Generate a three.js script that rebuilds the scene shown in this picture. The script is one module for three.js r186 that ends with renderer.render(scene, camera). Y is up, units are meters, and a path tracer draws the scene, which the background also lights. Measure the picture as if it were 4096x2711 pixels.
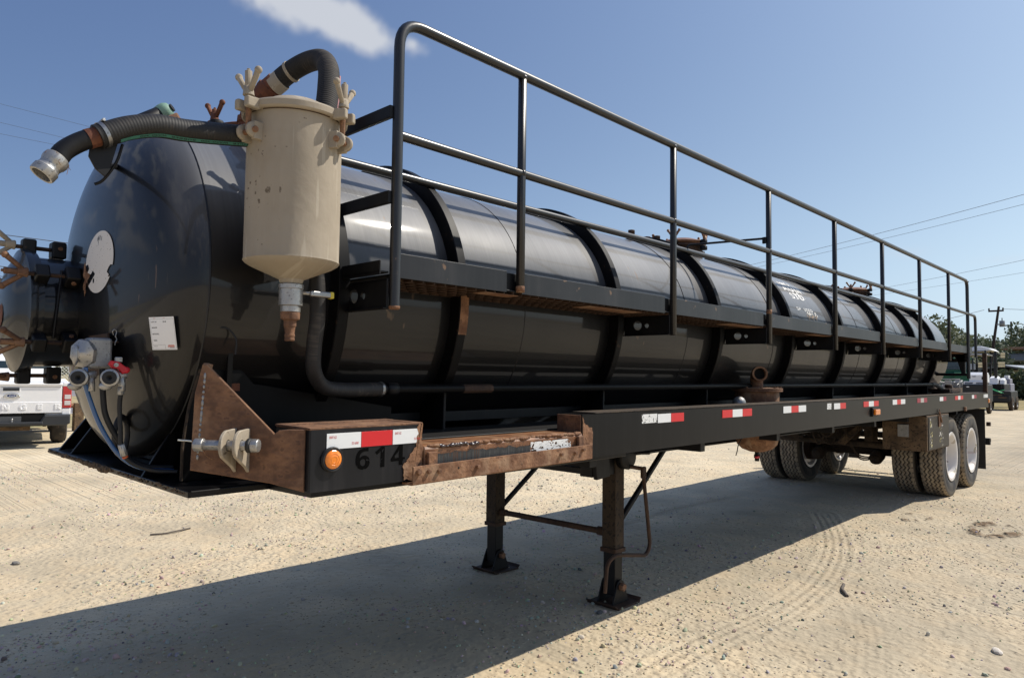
import * as THREE from 'three';
import { mergeGeometries, toCreasedNormals } from 'three/addons/utils/BufferGeometryUtils.js';
import { RoundedBoxGeometry } from 'three/addons/geometries/RoundedBoxGeometry.js';
import { FontLoader } from 'three/addons/loaders/FontLoader.js';
import { TextGeometry } from 'three/addons/geometries/TextGeometry.js';

// ---------------------------------------------------------------- camera, sky, sun, exposure
const scene = new THREE.Scene();
const R = Math.PI / 180;
const camera = new THREE.PerspectiveCamera(51.42, 1024 / 677, 0.05, 3000);
camera.position.set(0, 1.5, 0);
{
  const yaw = 46.239 * R, pitch = 2.8405 * R;
  camera.lookAt(Math.sin(yaw) * Math.cos(pitch), 1.5 + Math.sin(pitch), -Math.cos(yaw) * Math.cos(pitch));
  camera.rotateZ(0.6992 * R);
}
const renderer = new THREE.WebGLRenderer({ antialias: true });
renderer.setSize(1024, 677);
renderer.toneMapping = THREE.LinearToneMapping;
renderer.toneMappingExposure = 1.0;
renderer.shadowMap.enabled = true;

const SUN = new THREE.Vector3(0.76, 1, 0.41).normalize();
const sun = new THREE.DirectionalLight(new THREE.Color(1, 0.93, 0.82), 5.0);
sun.name = 'sun';
sun.target.position.set(6, 0, -3);
sun.position.copy(sun.target.position).addScaledVector(SUN, 40);
sun.castShadow = true;
Object.assign(sun.shadow.camera, { left: -22, right: 22, top: 22, bottom: -22, near: 1, far: 100 });
sun.shadow.mapSize.set(4096, 4096);
scene.add(sun, sun.target);

// seeded random numbers and periodic noise
function rng(a) { return () => { a = (a + 0x6d2b79f5) | 0; let t = Math.imul(a ^ (a >>> 15), 1 | a); t = (t + Math.imul(t ^ (t >>> 7), 61 | t)) ^ t; return ((t ^ (t >>> 14)) >>> 0) / 4294967296; }; }
const hash = (x, y, s) => { let h = Math.imul(x, 374761393) ^ Math.imul(y, 668265263) ^ Math.imul(s, 974634777); h = Math.imul(h ^ (h >>> 13), 1274126177); return ((h ^ (h >>> 16)) >>> 0) / 4294967296; };
const sm = (a, b, x) => { x = Math.min(1, Math.max(0, (x - a) / (b - a))); return x * x * (3 - 2 * x); };
const mixn = (a, b, t) => a + (b - a) * t;
function vnoise(x, y, p, s, q = p) {                       // value noise that repeats every p (x) and q (y) cells
  const xi = Math.floor(x), yi = Math.floor(y), fx = x - xi, fy = y - yi, u = fx * fx * (3 - 2 * fx), v = fy * fy * (3 - 2 * fy);
  const w = (a, n) => ((a % n) + n) % n, x0 = w(xi, p), x1 = w(xi + 1, p), y0 = w(yi, q), y1 = w(yi + 1, q);
  return mixn(mixn(hash(x0, y0, s), hash(x1, y0, s), u), mixn(hash(x0, y1, s), hash(x1, y1, s), u), v);
}
function fbm(u, v, f, oct, s, g = 0.5) { let a = 1, t = 0, n = 0; for (let i = 0; i < oct; i++) { t += a * vnoise(u * f, v * f, f, s + i); n += a; a *= g; f *= 2; } return t / n; }
function fbm3(x, y, s, oct = 4) { let a = 1, t = 0, n = 0; for (let i = 0; i < oct; i++) { t += a * vnoise(x, y, 1 << 20, s + i); n += a; a *= 0.5; x = x * 2.03 + 7.1; y = y * 2.03 + 3.7; } return t / n; }

// sky: clear hazy blue, brighter towards the sun and the horizon, one broken cloud high up and faint wisps low in the east
{
  const W = 2048, H = 1024, d = new Float32Array(W * H * 4);
  const K = [[-0.976, -2.379, -0.844, 4.1], [-0.548, -2.123, -0.959, 3.394], [-0.256, -1.387, -0.802, 2.371]];
  for (let j = 0; j < H; j++) {
    const el = ((j + 0.5) / H - 0.5) * 180, ce = Math.cos(el * R), se = Math.sin(el * R);
    for (let i = 0; i < W; i++) {
      const th = ((i + 0.5) / W - 0.5) * 2 * Math.PI, x = Math.cos(th) * ce, z = Math.sin(th) * ce;
      const gam = Math.acos(Math.max(-1, Math.min(1, x * SUN.x + se * SUN.y + z * SUN.z))) / R, g = Math.min(92, Math.max(25, gam)), e = Math.max(0, el);
      const az = Math.atan2(x, -z) / R;
      let cl = 0, den = 0;
      if (el > -1 && el < 60) {
        // the broken cloud, an ellipse that leans down to the right
        const n = fbm3(az * 0.42, el * 0.55, 11, 5), n2 = fbm3(az * 1.3 + 40, el * 1.5, 31, 4);
        const k = (ax, ey, wx, wy, sl, gain) => { const a = (az - ax) / wx, b = (el - ey + (az - ax) * sl) / wy; return gain * Math.exp(-(a * a + b * b)); };
        den = k(27.6, 27.4, 5.6, 2.2, 0.16, 1.15) + k(31.5, 26.3, 2.4, 1.3, 0.3, 0.75) + k(34.0, 25.6, 2.0, 1.3, 0.3, 0.95) + k(37.6, 25.0, 1.9, 0.8, 0.15, 0.62) + k(24.6, 28.6, 4, 1.6, 0.1, 0.7);
        cl = sm(0.16, 0.95, den * (0.35 + 1.0 * n + 0.35 * n2) - 0.22 * (1 - n2)) * 0.92;
        cl += 0.22 * k(75.5, 8.9, 1.3, 0.35, 0, 1) * (0.6 + 0.6 * n2) + 0.3 * k(81.2, 8.0, 1.5, 0.22, 0, 1) * n2;
        // other scattered small clouds round the sky outside the picture
        const m = fbm3((az + 180) * 0.11, el * 0.22, 57, 5);
        const out = sm(20, 45, Math.abs(az - 45) - 25);
        cl += out * sm(0.52, 0.72, m) * sm(6, 14, el) * sm(60, 45, el) * 0.8;
      }
      cl = Math.min(0.9, cl);
      const o = (j * W + i) * 4;
      for (let c = 0; c < 3; c++) {
        let L = Math.exp(K[c][0] + K[c][1] * (1 - Math.exp(-e / 18)) + K[c][2] * Math.exp(-e / 4) + K[c][3] * Math.exp(-g / 45));
        if (el < 0) L *= mixn(1, 0.55, sm(0, -6, el));
        L *= 1 + [0.3, 0.24, 0.08][c] * Math.exp(-e / 16) * Math.exp(-(((g - 25) / 45) ** 2));
        const white = [0.70, 0.73, 0.79][c] * (0.8 + 0.5 * Math.exp(-gam / 45));
        d[o + c] = mixn(L, white, cl);
      }
      d[o + 3] = 1;
    }
  }
  const t = new THREE.DataTexture(d, W, H, THREE.RGBAFormat, THREE.FloatType);
  t.mapping = THREE.EquirectangularReflectionMapping; t.magFilter = THREE.LinearFilter; t.needsUpdate = true;
  scene.background = t; scene.environment = t;
}

// ---------------------------------------------------------------- helpers
const V = (x, y, z) => new THREE.Vector3(x, y, z);
const srgb = (r, g, b) => new THREE.Color().setRGB(r / 255, g / 255, b / 255, THREE.SRGBColorSpace);
const used = {};
function numbered(n) { const k = used[n] = (used[n] ?? -1) + 1; return k ? n + '_' + String(k).padStart(3, '0') : n; }
function boxUV(g) {                                        // uv in metres from each face's own main direction
  if (g.index) g = g.toNonIndexed();
  const p = g.attributes.position, n = p.count, uv = new Float32Array(n * 2), a = V(0, 0, 0), b = V(0, 0, 0), c = V(0, 0, 0);
  for (let i = 0; i < n; i += 3) {
    a.fromBufferAttribute(p, i); b.fromBufferAttribute(p, i + 1); c.fromBufferAttribute(p, i + 2);
    const q = b.clone().sub(a).cross(c.clone().sub(a)), ax = Math.abs(q.x), ay = Math.abs(q.y), az = Math.abs(q.z);
    for (let k = 0; k < 3; k++) {
      const x = p.getX(i + k), y = p.getY(i + k), z = p.getZ(i + k), o = (i + k) * 2;
      if (ax >= ay && ax >= az) { uv[o] = z; uv[o + 1] = y; } else if (ay >= az) { uv[o] = x; uv[o + 1] = z; } else { uv[o] = x; uv[o + 1] = y; }
    }
  }
  g.setAttribute('uv', new THREE.BufferAttribute(uv, 2));
  return g;
}
function clean(g, keepUV) {
  if (!keepUV) g = boxUV(g); else if (g.index) g = g.toNonIndexed();
  for (const k of Object.keys(g.attributes)) if (!['position', 'normal', 'uv'].includes(k)) g.deleteAttribute(k);
  g.morphAttributes = {}; g.clearGroups();
  if (!g.attributes.normal) g.computeVertexNormals();
  return g;
}
let OFF = V(0, 0, 0);                                      // base of the thing that is being built: parts are given in world metres
function mesh(name, geos, mat, parent, o = {}) {
  geos = (Array.isArray(geos) ? geos : [geos]).filter(Boolean).map((g) => clean(g, o.uv));
  const g = geos.length > 1 ? mergeGeometries(geos) : geos[0];
  if (parent && parent !== scene && !o.local) g.translate(-OFF.x, -OFF.y, -OFF.z);
  const m = new THREE.Mesh(g, mat);
  m.name = !parent || parent === scene ? numbered(name) : name;
  m.castShadow = m.receiveShadow = true;
  if (o.label) m.userData.label = o.label;
  (parent || scene).add(m);
  return m;
}
function thing(name, label, category, x, y, z, group) {
  const g = new THREE.Group(); g.name = numbered(name); g.position.set(x, y, z);
  g.userData = { label, category }; if (group) g.userData.group = group;
  scene.add(g); OFF = V(x, y, z); return g;
}
function tag(o, label, category, group, kind) { if (label) o.userData.label = label; if (category) o.userData.category = category; if (group) o.userData.group = group; if (kind) o.userData.kind = kind; return o; }
const bx = (x0, x1, y0, y1, z0, z1, r = 0.004) => {
  const w = Math.abs(x1 - x0), h = Math.abs(y1 - y0), d = Math.abs(z1 - z0);
  return new RoundedBoxGeometry(w, h, d, 1, Math.min(r, w * 0.3, h * 0.3, d * 0.3)).translate((x0 + x1) / 2, (y0 + y1) / 2, (z0 + z1) / 2);
};
const Y = V(0, 1, 0);
function aim(g, a, dir) { return g.applyQuaternion(new THREE.Quaternion().setFromUnitVectors(Y, dir.clone().normalize())).translate(a.x, a.y, a.z); }
function lathe(prof, a, dir, seg = 32, ang = 40) {         // prof: [radius, along]
  const g = toCreasedNormals(new THREE.LatheGeometry(prof.map(([r, h]) => new THREE.Vector2(Math.max(r, 1e-5), h)), seg), ang * R);
  return aim(g, a, dir);
}
function cyl(a, b, r, seg = 16, r2 = r) {
  const dir = b.clone().sub(a), h = dir.length(), c = Math.min(r * 0.12, h * 0.2, 0.006);
  return lathe([[0, 0], [r - c, 0], [r, c], [r2, h - c], [r2 - c, h], [0, h]], a, dir, seg, 50);
}
function cylN(x0, y0, z0, x1, y1, z1, r, seg, r2) { return cyl(V(x0, y0, z0), V(x1, y1, z1), r, seg, r2); }
function tubeGeo(pts, r, seg = 64, rad = 14, caps = true) {
  const c = pts.isCurve ? pts : new THREE.CatmullRomCurve3(pts, false, 'centripetal'), len = c.getLength();
  const g = new THREE.TubeGeometry(c, seg, r, rad, false), uv = g.attributes.uv;
  for (let i = 0; i < uv.count; i++) uv.setXY(i, uv.getX(i) * len, uv.getY(i) * 2 * Math.PI * r);
  if (!caps) return g;
  const out = [g.toNonIndexed()];
  for (const t of [0, 1]) { const d = c.getTangentAt(t).multiplyScalar(t ? 1 : -1); out.push(aim(new THREE.CircleGeometry(r, rad).rotateX(-Math.PI / 2), c.getPointAt(t), d).toNonIndexed()); }
  return mergeGeometries(out);
}
function bent(pts, rad) {                                  // straight runs joined by round bends, as points for a tube
  const out = [pts[0]];
  for (let i = 1; i < pts.length - 1; i++) {
    const p = pts[i], a = pts[i - 1].clone().sub(p), b = pts[i + 1].clone().sub(p), r = Math.min(rad, a.length() / 2, b.length() / 2);
    a.setLength(r); b.setLength(r);
    const q = new THREE.QuadraticBezierCurve3(p.clone().add(a), p.clone().addScaledVector(a, 0).addScaledVector(b, 0), p.clone().add(b));
    for (let k = 0; k <= 8; k++) out.push(q.getPoint(k / 8));
  }
  out.push(pts[pts.length - 1]);
  const path = new THREE.CurvePath();
  for (let i = 0; i + 1 < out.length; i++) path.add(new THREE.LineCurve3(out[i], out[i + 1]));
  return path;
}
function pipe(pts, rad, r, rs = 14) {                      // tube along bent(): ring at every corner, so that runs stay straight
  const path = bent(pts, rad), P = [path.curves[0].v1, ...path.curves.map((c) => c.v2)];
  const c = new THREE.CatmullRomCurve3(P, false, 'centripetal', 0.0);
  const pos = [], nor = [], uv = [], idx = [];
  let nrm = null, prev = null, len = 0;
  for (let i = 0; i < P.length; i++) {
    const t = (i === 0 ? P[1].clone().sub(P[0]) : i === P.length - 1 ? P[i].clone().sub(P[i - 1]) : P[i].clone().sub(P[i - 1]).normalize().add(P[i + 1].clone().sub(P[i]).normalize())).normalize();
    if (!nrm) nrm = (Math.abs(t.y) < 0.9 ? Y.clone() : V(1, 0, 0)).cross(t).normalize();
    else nrm.applyQuaternion(new THREE.Quaternion().setFromUnitVectors(prev, t));
    if (i) len += P[i].distanceTo(P[i - 1]);
    prev = t; const bi = t.clone().cross(nrm);
    for (let k = 0; k <= rs; k++) { const a = k / rs * 2 * Math.PI, n = nrm.clone().multiplyScalar(Math.cos(a)).addScaledVector(bi, Math.sin(a)); nor.push(n.x, n.y, n.z); pos.push(P[i].x + n.x * r, P[i].y + n.y * r, P[i].z + n.z * r); uv.push(len, a * r); }
  }
  for (let i = 0; i + 1 < P.length; i++) for (let k = 0; k < rs; k++) { const a = i * (rs + 1) + k, b = a + rs + 1; idx.push(a, a + 1, b, b, a + 1, b + 1); }
  const g = new THREE.BufferGeometry();
  g.setAttribute('position', new THREE.Float32BufferAttribute(pos, 3)); g.setAttribute('normal', new THREE.Float32BufferAttribute(nor, 3)); g.setAttribute('uv', new THREE.Float32BufferAttribute(uv, 2)); g.setIndex(idx);
  const caps = [0, P.length - 1].map((i) => aim(new THREE.CircleGeometry(r, rs).rotateX(-Math.PI / 2), P[i], i ? P[i].clone().sub(P[i - 1]) : P[0].clone().sub(P[1])).toNonIndexed());
  return mergeGeometries([g.toNonIndexed(), ...caps]);
}
function prism(pts, axis, a, b, o = {}) {                  // polygon pushed along an axis: 'x' takes (z, y) pairs, 'y' (x, z), 'z' (x, y)
  const s = new THREE.Shape(pts.map((p) => new THREE.Vector2(p[0], p[1])));
  for (const h of o.holes || []) { const q = new THREE.Path(); q.absarc(h[0], h[1], h[2], 0, Math.PI * 2, true); s.holes.push(q); }
  const be = o.bevel ?? Math.min(0.003, Math.abs(b - a) * 0.2);
  let g = new THREE.ExtrudeGeometry(s, { depth: Math.abs(b - a) - 2 * be, bevelEnabled: be > 0, bevelThickness: be, bevelSize: be, bevelOffset: -be, bevelSegments: 1, curveSegments: 12 });
  g.translate(0, 0, Math.min(a, b) + be);
  if (g.index) g = g.toNonIndexed();
  const p = g.attributes.position;
  for (let i = 0; i < p.count; i++) { const x = p.getX(i), y = p.getY(i), z = p.getZ(i); if (axis === 'x') p.setXYZ(i, z, y, x); else if (axis === 'y') p.setXYZ(i, x, z, y); }
  if (axis !== 'z') for (let i = 0; i < p.count; i += 3) { const b1 = [p.getX(i + 1), p.getY(i + 1), p.getZ(i + 1)]; p.setXYZ(i + 1, p.getX(i + 2), p.getY(i + 2), p.getZ(i + 2)); p.setXYZ(i + 2, ...b1); }
  g.computeVertexNormals();
  return g;
}
function ball(x, y, z, r, sx = 1, sy = 1, sz = 1, seg = 14) { return new THREE.SphereGeometry(r, seg, Math.round(seg * 0.7)).scale(sx, sy, sz).translate(x, y, z); }
function hexBolt(a, dir, r, h) { return lathe([[0, 0], [r, 0], [r, h * 0.8], [r * 0.85, h], [0, h]], a, dir, 6, 20); }

// ---------------------------------------------------------------- materials: textures give colour, grain and wear only
function tex(n, fn, o = {}) {                              // fn(u, v) -> [r, g, b] in sRGB 0..255, or one number for roughness and bump maps
  const d = new Uint8Array(n * (o.h || n) * 4), h = o.h || n;
  for (let j = 0; j < h; j++) for (let i = 0; i < n; i++) { const c = fn((i + 0.5) / n, (j + 0.5) / h), k = (j * n + i) * 4; if (c.length) { d[k] = c[0]; d[k + 1] = c[1]; d[k + 2] = c[2]; d[k + 3] = c[3] ?? 255; } else { d[k] = d[k + 1] = d[k + 2] = c; d[k + 3] = 255; } }
  const t = new THREE.DataTexture(d, n, h, THREE.RGBAFormat);
  t.wrapS = t.wrapT = THREE.RepeatWrapping; t.magFilter = THREE.LinearFilter; t.minFilter = THREE.LinearMipmapLinearFilter;
  if (!o.data) t.colorSpace = THREE.SRGBColorSpace;
  t.repeat.set(1 / (o.m || 1), 1 / (o.mv || o.m || 1)); t.needsUpdate = true;
  return t;
}
const cl255 = (x) => Math.max(0, Math.min(255, x));
const mix3 = (a, b, t) => [mixn(a[0], b[0], t), mixn(a[1], b[1], t), mixn(a[2], b[2], t)];
const bumpFine = tex(512, (u, v) => 255 * fbm(u, v, 16, 5, 3), { data: 1, m: 0.5 });
const bumpRust = tex(512, (u, v) => 255 * (0.6 * fbm(u, v, 24, 4, 9) + 0.4 * sm(0.45, 0.7, fbm(u, v, 10, 4, 19))), { data: 1, m: 0.3 });
const rustTex = tex(512, (u, v) => {
  const a = fbm(u, v, 6, 6, 41), b = fbm(u, v, 30, 4, 47), c = fbm(u, v, 4, 4, 61);
  let k = mix3([84, 60, 45], [122, 90, 66], sm(0.25, 0.75, a * 0.7 + b * 0.3));
  k = mix3(k, [146, 120, 96], 0.5 * sm(0.5, 0.8, c)); k = mix3(k, [56, 40, 32], 0.5 * sm(0.66, 0.8, b));
  return k.map((x) => x * (0.9 + 0.2 * b));
}, { m: 0.45 });
const rustBright = tex(512, (u, v) => {
  const a = fbm(u, v, 7, 6, 141), b = fbm(u, v, 28, 4, 147);
  let k = mix3([106, 70, 46], [156, 112, 78], sm(0.25, 0.75, a * 0.65 + b * 0.35)); k = mix3(k, [70, 46, 32], 0.55 * sm(0.64, 0.8, b)); return mix3(k, [172, 144, 114], 0.5 * sm(0.5, 0.75, fbm(u, v, 5, 4, 171)));
}, { m: 0.4 });
const streak = (u, v, f, s) => { let t = 0; for (let i = 0; i < 3; i++) t += vnoise(u * f * (1 << i), v * 3 * (1 << i), f * (1 << i), s + i, 3 * (1 << i)) / (1 << i); return t / 1.75; };
// black paint: worn to primer and rust in small chips, dusty streaks that run down
function blackTex(seed, chips, dust) {
  return tex(1024, (u, v) => {
    const a = fbm(u, v, 5, 6, seed), c = fbm(u, v, 40, 3, seed + 7), s = streak(u, v, 60, seed + 20), d = fbm(u, v, 3, 4, seed + 33);
    let k = mix3([22, 22, 24], [40, 40, 42], a);
    k = mix3(k, [110, 102, 92], dust * (0.35 * sm(0.4, 0.85, s) * d + 0.5 * sm(0.45, 0.9, a) * d));
    const chip = sm(chips, chips + 0.06, a * 0.55 + c * 0.45);
    k = mix3(k, mix3([98, 62, 40], [150, 120, 92], c), chip);
    return k;
  }, { m: 1.2 });
}
const frameTex = blackTex(201, 0.69, 1.0), railTex = blackTex(331, 0.755, 0.6);
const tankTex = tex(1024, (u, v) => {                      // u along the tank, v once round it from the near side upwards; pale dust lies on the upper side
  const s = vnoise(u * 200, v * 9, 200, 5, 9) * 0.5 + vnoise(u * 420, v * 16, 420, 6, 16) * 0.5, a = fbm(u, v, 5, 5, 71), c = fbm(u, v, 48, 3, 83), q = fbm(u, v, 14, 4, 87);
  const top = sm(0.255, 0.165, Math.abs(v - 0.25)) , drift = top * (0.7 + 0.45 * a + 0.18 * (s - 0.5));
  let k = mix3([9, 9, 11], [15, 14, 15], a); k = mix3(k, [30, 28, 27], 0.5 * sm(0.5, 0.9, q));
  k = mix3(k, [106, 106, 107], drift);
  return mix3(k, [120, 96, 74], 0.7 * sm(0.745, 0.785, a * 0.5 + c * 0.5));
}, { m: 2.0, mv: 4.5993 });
const tankRough = tex(512, (u, v) => 255 * (0.40 + 0.14 * fbm(u, v, 6, 5, 91) + 0.03 * vnoise(u * 160, v * 8, 160, 93, 8)), { data: 1, m: 2.0 });
const tanTex = tex(1024, (u, v) => {
  const a = fbm(u, v, 5, 6, 401), b = fbm(u, v, 40, 3, 407), s = streak(u, v, 40, 417);
  let k = mix3([164, 152, 132], [190, 178, 158], a); k = mix3(k, [138, 118, 92], 0.5 * sm(0.5, 0.8, fbm(u, v, 3, 4, 431)) + 0.15 * s); k = mix3(k, [214, 204, 184], 0.4 * sm(0.62, 0.75, s));
  return mix3(k, [92, 78, 62], 0.7 * sm(0.7, 0.76, a * 0.4 + b * 0.6));
}, { m: 0.7 });
const rubberTex = tex(512, (u, v) => { const a = fbm(u, v, 8, 5, 501), s = vnoise(u * 120, v * 6, 120, 507, 6); return mix3(mix3([30, 29, 29], [52, 49, 46], a), [96, 86, 74], 0.5 * sm(0.5, 0.9, s * a * 1.6)); }, { m: 0.5 });
const ribBump = tex(256, (u) => 127 + 120 * Math.sin(u * 2 * Math.PI * 16), { data: 1, m: 0.16, h: 4 });
const galvTex = tex(256, (u, v) => { const a = fbm(u, v, 10, 4, 601), b = fbm(u, v, 40, 3, 607); return mix3([130, 130, 130], [176, 174, 170], a * 0.6 + b * 0.4).map((x) => x * (b > 0.72 ? 0.75 : 1)); }, { m: 0.25 });
const mudTex = tex(512, (u, v) => { const a = fbm(u, v, 6, 6, 701), b = fbm(u, v, 36, 3, 709); return mix3(mix3([62, 50, 38], [118, 98, 74], a), [42, 36, 30], 0.8 * sm(0.6, 0.75, b)); }, { m: 0.6 });
const headTex = tex(1024, (u, v) => { const a = fbm(u, v, 6, 5, 171), b = fbm(u, v, 40, 3, 173), up = Math.sin(u * 2 * Math.PI); let k = mix3([14, 14, 17], [24, 24, 25], a); k = mix3(k, [92, 92, 93], (0.7 + 0.4 * a) * sm(0.42, 0.2, v + 0.08 * (a - 0.5)) * sm(-0.05, 0.4, up)); return mix3(k, [110, 84, 62], 0.7 * sm(0.75, 0.79, a * 0.5 + b * 0.5)); }, { m: 1 });
const std = (o) => new THREE.MeshStandardMaterial({ roughness: 0.6, metalness: 0, ...o });
const phys = (o) => new THREE.MeshPhysicalMaterial({ roughness: 0.6, metalness: 0, ...o });
const M = {
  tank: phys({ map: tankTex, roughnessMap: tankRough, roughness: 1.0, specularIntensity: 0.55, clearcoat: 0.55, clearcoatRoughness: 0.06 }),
  head: phys({ map: headTex, roughness: 0.42, specularIntensity: 0.5, clearcoat: 0.5, clearcoatRoughness: 0.06 }),
  rib: phys({ map: frameTex, color: new THREE.Color(0.14, 0.14, 0.15), roughness: 0.5, specularIntensity: 0.3 }),
  frame: phys({ map: frameTex, color: new THREE.Color(0.24, 0.24, 0.265), roughness: 0.34, specularIntensity: 0.42 }),
  black: phys({ map: railTex, color: new THREE.Color(0.3, 0.3, 0.32), roughness: 0.5, specularIntensity: 0.6 }),
  rail: phys({ map: railTex, color: new THREE.Color(0.5, 0.52, 0.56), roughness: 0.4, clearcoat: 0.2, clearcoatRoughness: 0.2 }),
  kick: phys({ map: railTex, color: new THREE.Color(0.6, 0.63, 0.7), roughness: 0.42, specularIntensity: 0.8 }),
  rust: std({ map: rustTex, color: new THREE.Color(1.25, 1.2, 1.15), roughness: 0.85, bumpMap: bumpRust, bumpScale: 0.003 }),
  rustLight: std({ map: rustBright, color: new THREE.Color(0.92, 0.98, 1.08), roughness: 0.88, bumpMap: bumpRust, bumpScale: 0.003 }),
  rustDark: std({ map: rustTex, color: new THREE.Color(0.36, 0.34, 0.32), roughness: 0.8, bumpMap: bumpRust, bumpScale: 0.002 }),
  rustRed: std({ map: rustBright, color: new THREE.Color(0.55, 0.36, 0.3), roughness: 0.75, bumpMap: bumpRust, bumpScale: 0.002 }),
  rustTop: std({ map: rustBright, color: new THREE.Color(0.85, 0.8, 0.75), roughness: 0.5, bumpMap: bumpRust, bumpScale: 0.0015 }),
  tan: std({ map: tanTex, color: new THREE.Color(0.76, 0.76, 0.77), roughness: 0.78, bumpMap: bumpFine, bumpScale: 0.0015 }),
  rubber: std({ map: rubberTex, color: new THREE.Color(0.36, 0.34, 0.32), roughness: 0.6, bumpMap: ribBump, bumpScale: 0.00035 }),
  hose: std({ map: rubberTex, color: new THREE.Color(0.8, 0.8, 0.85), roughness: 0.62, bumpMap: bumpFine, bumpScale: 0.001 }),
  wrap: std({ map: rubberTex, color: new THREE.Color(0.7, 0.66, 0.62), roughness: 0.8, bumpMap: ribBump, bumpScale: 0.0009 }),
  steel: std({ map: galvTex, roughness: 0.38, metalness: 0.9 }),
  galv: std({ map: galvTex, roughness: 0.5, metalness: 0.55 }),
  alu: std({ map: galvTex, color: new THREE.Color(1.25, 1.24, 1.22), roughness: 0.42, metalness: 0.75, bumpMap: bumpFine, bumpScale: 0.0012 }),
  mud: std({ map: mudTex, color: new THREE.Color(1.2, 1.15, 1.1), roughness: 0.95, bumpMap: bumpRust, bumpScale: 0.004 }),
  mudDark: std({ map: mudTex, color: new THREE.Color(0.42, 0.4, 0.38), roughness: 0.9, bumpMap: bumpRust, bumpScale: 0.003 }),
  white: std({ color: srgb(232, 230, 226), roughness: 0.4 }),
  redTape: std({ color: srgb(205, 34, 40), roughness: 0.35, bumpMap: bumpFine, bumpScale: 0.0005 }),
  whiteTape: std({ color: srgb(226, 228, 228), roughness: 0.35, bumpMap: bumpFine, bumpScale: 0.0005 }),
  oldRed: std({ color: srgb(150, 42, 58), roughness: 0.5 }), oldWhite: std({ color: srgb(176, 172, 164), roughness: 0.6 }),
  redPaint: std({ color: srgb(206, 36, 48), roughness: 0.45, bumpMap: bumpFine, bumpScale: 0.001 }),
  amber: phys({ color: srgb(238, 130, 12), roughness: 0.18, clearcoat: 1, clearcoatRoughness: 0.05 }),
  blackRubber: std({ color: srgb(26, 26, 27), roughness: 0.6 }),
  void: std({ color: srgb(8, 8, 8), roughness: 0.95 }),
  blue: phys({ color: srgb(48, 92, 142), roughness: 0.3, clearcoat: 0.6, clearcoatRoughness: 0.15 }),
  green: std({ color: srgb(118, 150, 134), roughness: 0.6, bumpMap: bumpFine, bumpScale: 0.001 }),
  zip: std({ color: srgb(232, 232, 222), roughness: 0.5 }),
};
function canvasTex(w, h, draw) {
  const c = document.createElement('canvas'); c.width = w; c.height = h; const x = c.getContext('2d'); draw(x, w, h);
  const t = new THREE.CanvasTexture(c); t.colorSpace = THREE.SRGBColorSpace; t.magFilter = THREE.LinearFilter; return t;
}

// ---------------------------------------------------------------- the yard: one sheet of rolled crushed limestone that runs to the horizon
const TRACK = [[8.1, -2.95], [7.42, -2.62], [6.62, -2.3], [5.92, -2.1], [5.25, -1.97], [4.45, -1.92], [3.8, -1.97], [3.3, -1.97], [2.2, -1.9]];
const TRACKS = [[TRACK, 0.13, 1], [[[9.5, -4.2], [8.2, -4.15], [7.1, -4.16], [6.2, -4.2], [5, -4.35]], 0.14, 0.6], [[[7, -1.25], [5.95, -1.12], [4.65, -0.95], [3.5, -0.85]], 0.16, 0.35], [[[7.3, -1.95], [6.2, -1.78], [5.4, -1.78], [4.77, -1.48], [4.06, -1.25], [3.2, -1.05]], 0.1, 0.3], [[[0, -7.7], [1.93, -7.92], [2.43, -8.02], [3.1, -8.17], [5, -8.6]], 0.12, 0.5], [[[0.3, -5.1], [1.24, -5.28], [2.1, -5.44], [2.95, -5.6], [4.2, -5.8]], 0.13, 0.4], [[[1, -3.3], [2.5, -3.5], [4, -3.4], [6, -3.55]], 0.12, 0.3]];
function nearLine(pts, x, z) {                             // signed distance to a polyline, and the way along it
  let best = 1e9, sd = 0, al = 0, acc = 0;
  for (let i = 0; i + 1 < pts.length; i++) { const [ax, az] = pts[i], [bx_, bz] = pts[i + 1], dx = bx_ - ax, dz = bz - az, l = Math.hypot(dx, dz), t = Math.max(0, Math.min(1, ((x - ax) * dx + (z - az) * dz) / (l * l))), ex = x - ax - dx * t, ez = z - az - dz * t, d = Math.hypot(ex, ez); if (d < best) { best = d; sd = Math.sign(ex * dz - ez * dx) * d; al = acc + t * l; } acc += l; }
  return [sd, al];
}
// smooth the hand-laid lines
const smoothLine = (pts) => new THREE.CatmullRomCurve3(pts.map(([x, z]) => V(x, 0, z)), false, 'centripetal').getPoints(40).map((p) => [p.x, p.z]);
for (const t of TRACKS) t[0] = smoothLine(t[0]);
const trackBoxes = TRACKS.map(([p]) => [Math.min(...p.map((q) => q[0])) - 0.3, Math.max(...p.map((q) => q[0])) + 0.3, Math.min(...p.map((q) => q[1])) - 0.3, Math.max(...p.map((q) => q[1])) + 0.3]);
const clodAt = (x, z) => {                                 // two patches of dried brown mud dropped on the yard
  const a = Math.hypot((x - 8.5) / 0.5, (z + 1.42) / 0.24), b = Math.hypot((x - 8.7) / 0.42, (z + 2.15) / 0.16), n = fbm3(x * 9, z * 9, 71, 3);
  const ring = Math.exp(-(((a - 0.8) / 0.28) ** 2)), r2 = Math.exp(-(((b - 0.8) / 0.22) ** 2));
  return Math.max(sm(0.40, 0.62, n * (0.62 + ring * 0.5 + 0.35 * (x > 8.5 ? -1 : 0.4) * (z < -1.42 ? -0.4 : 1)) * sm(1.35, 0.8, a)), 0.75 * sm(0.46, 0.66, n * (0.5 + r2 * 0.6) * sm(1.35, 0.8, b)));
};
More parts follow.
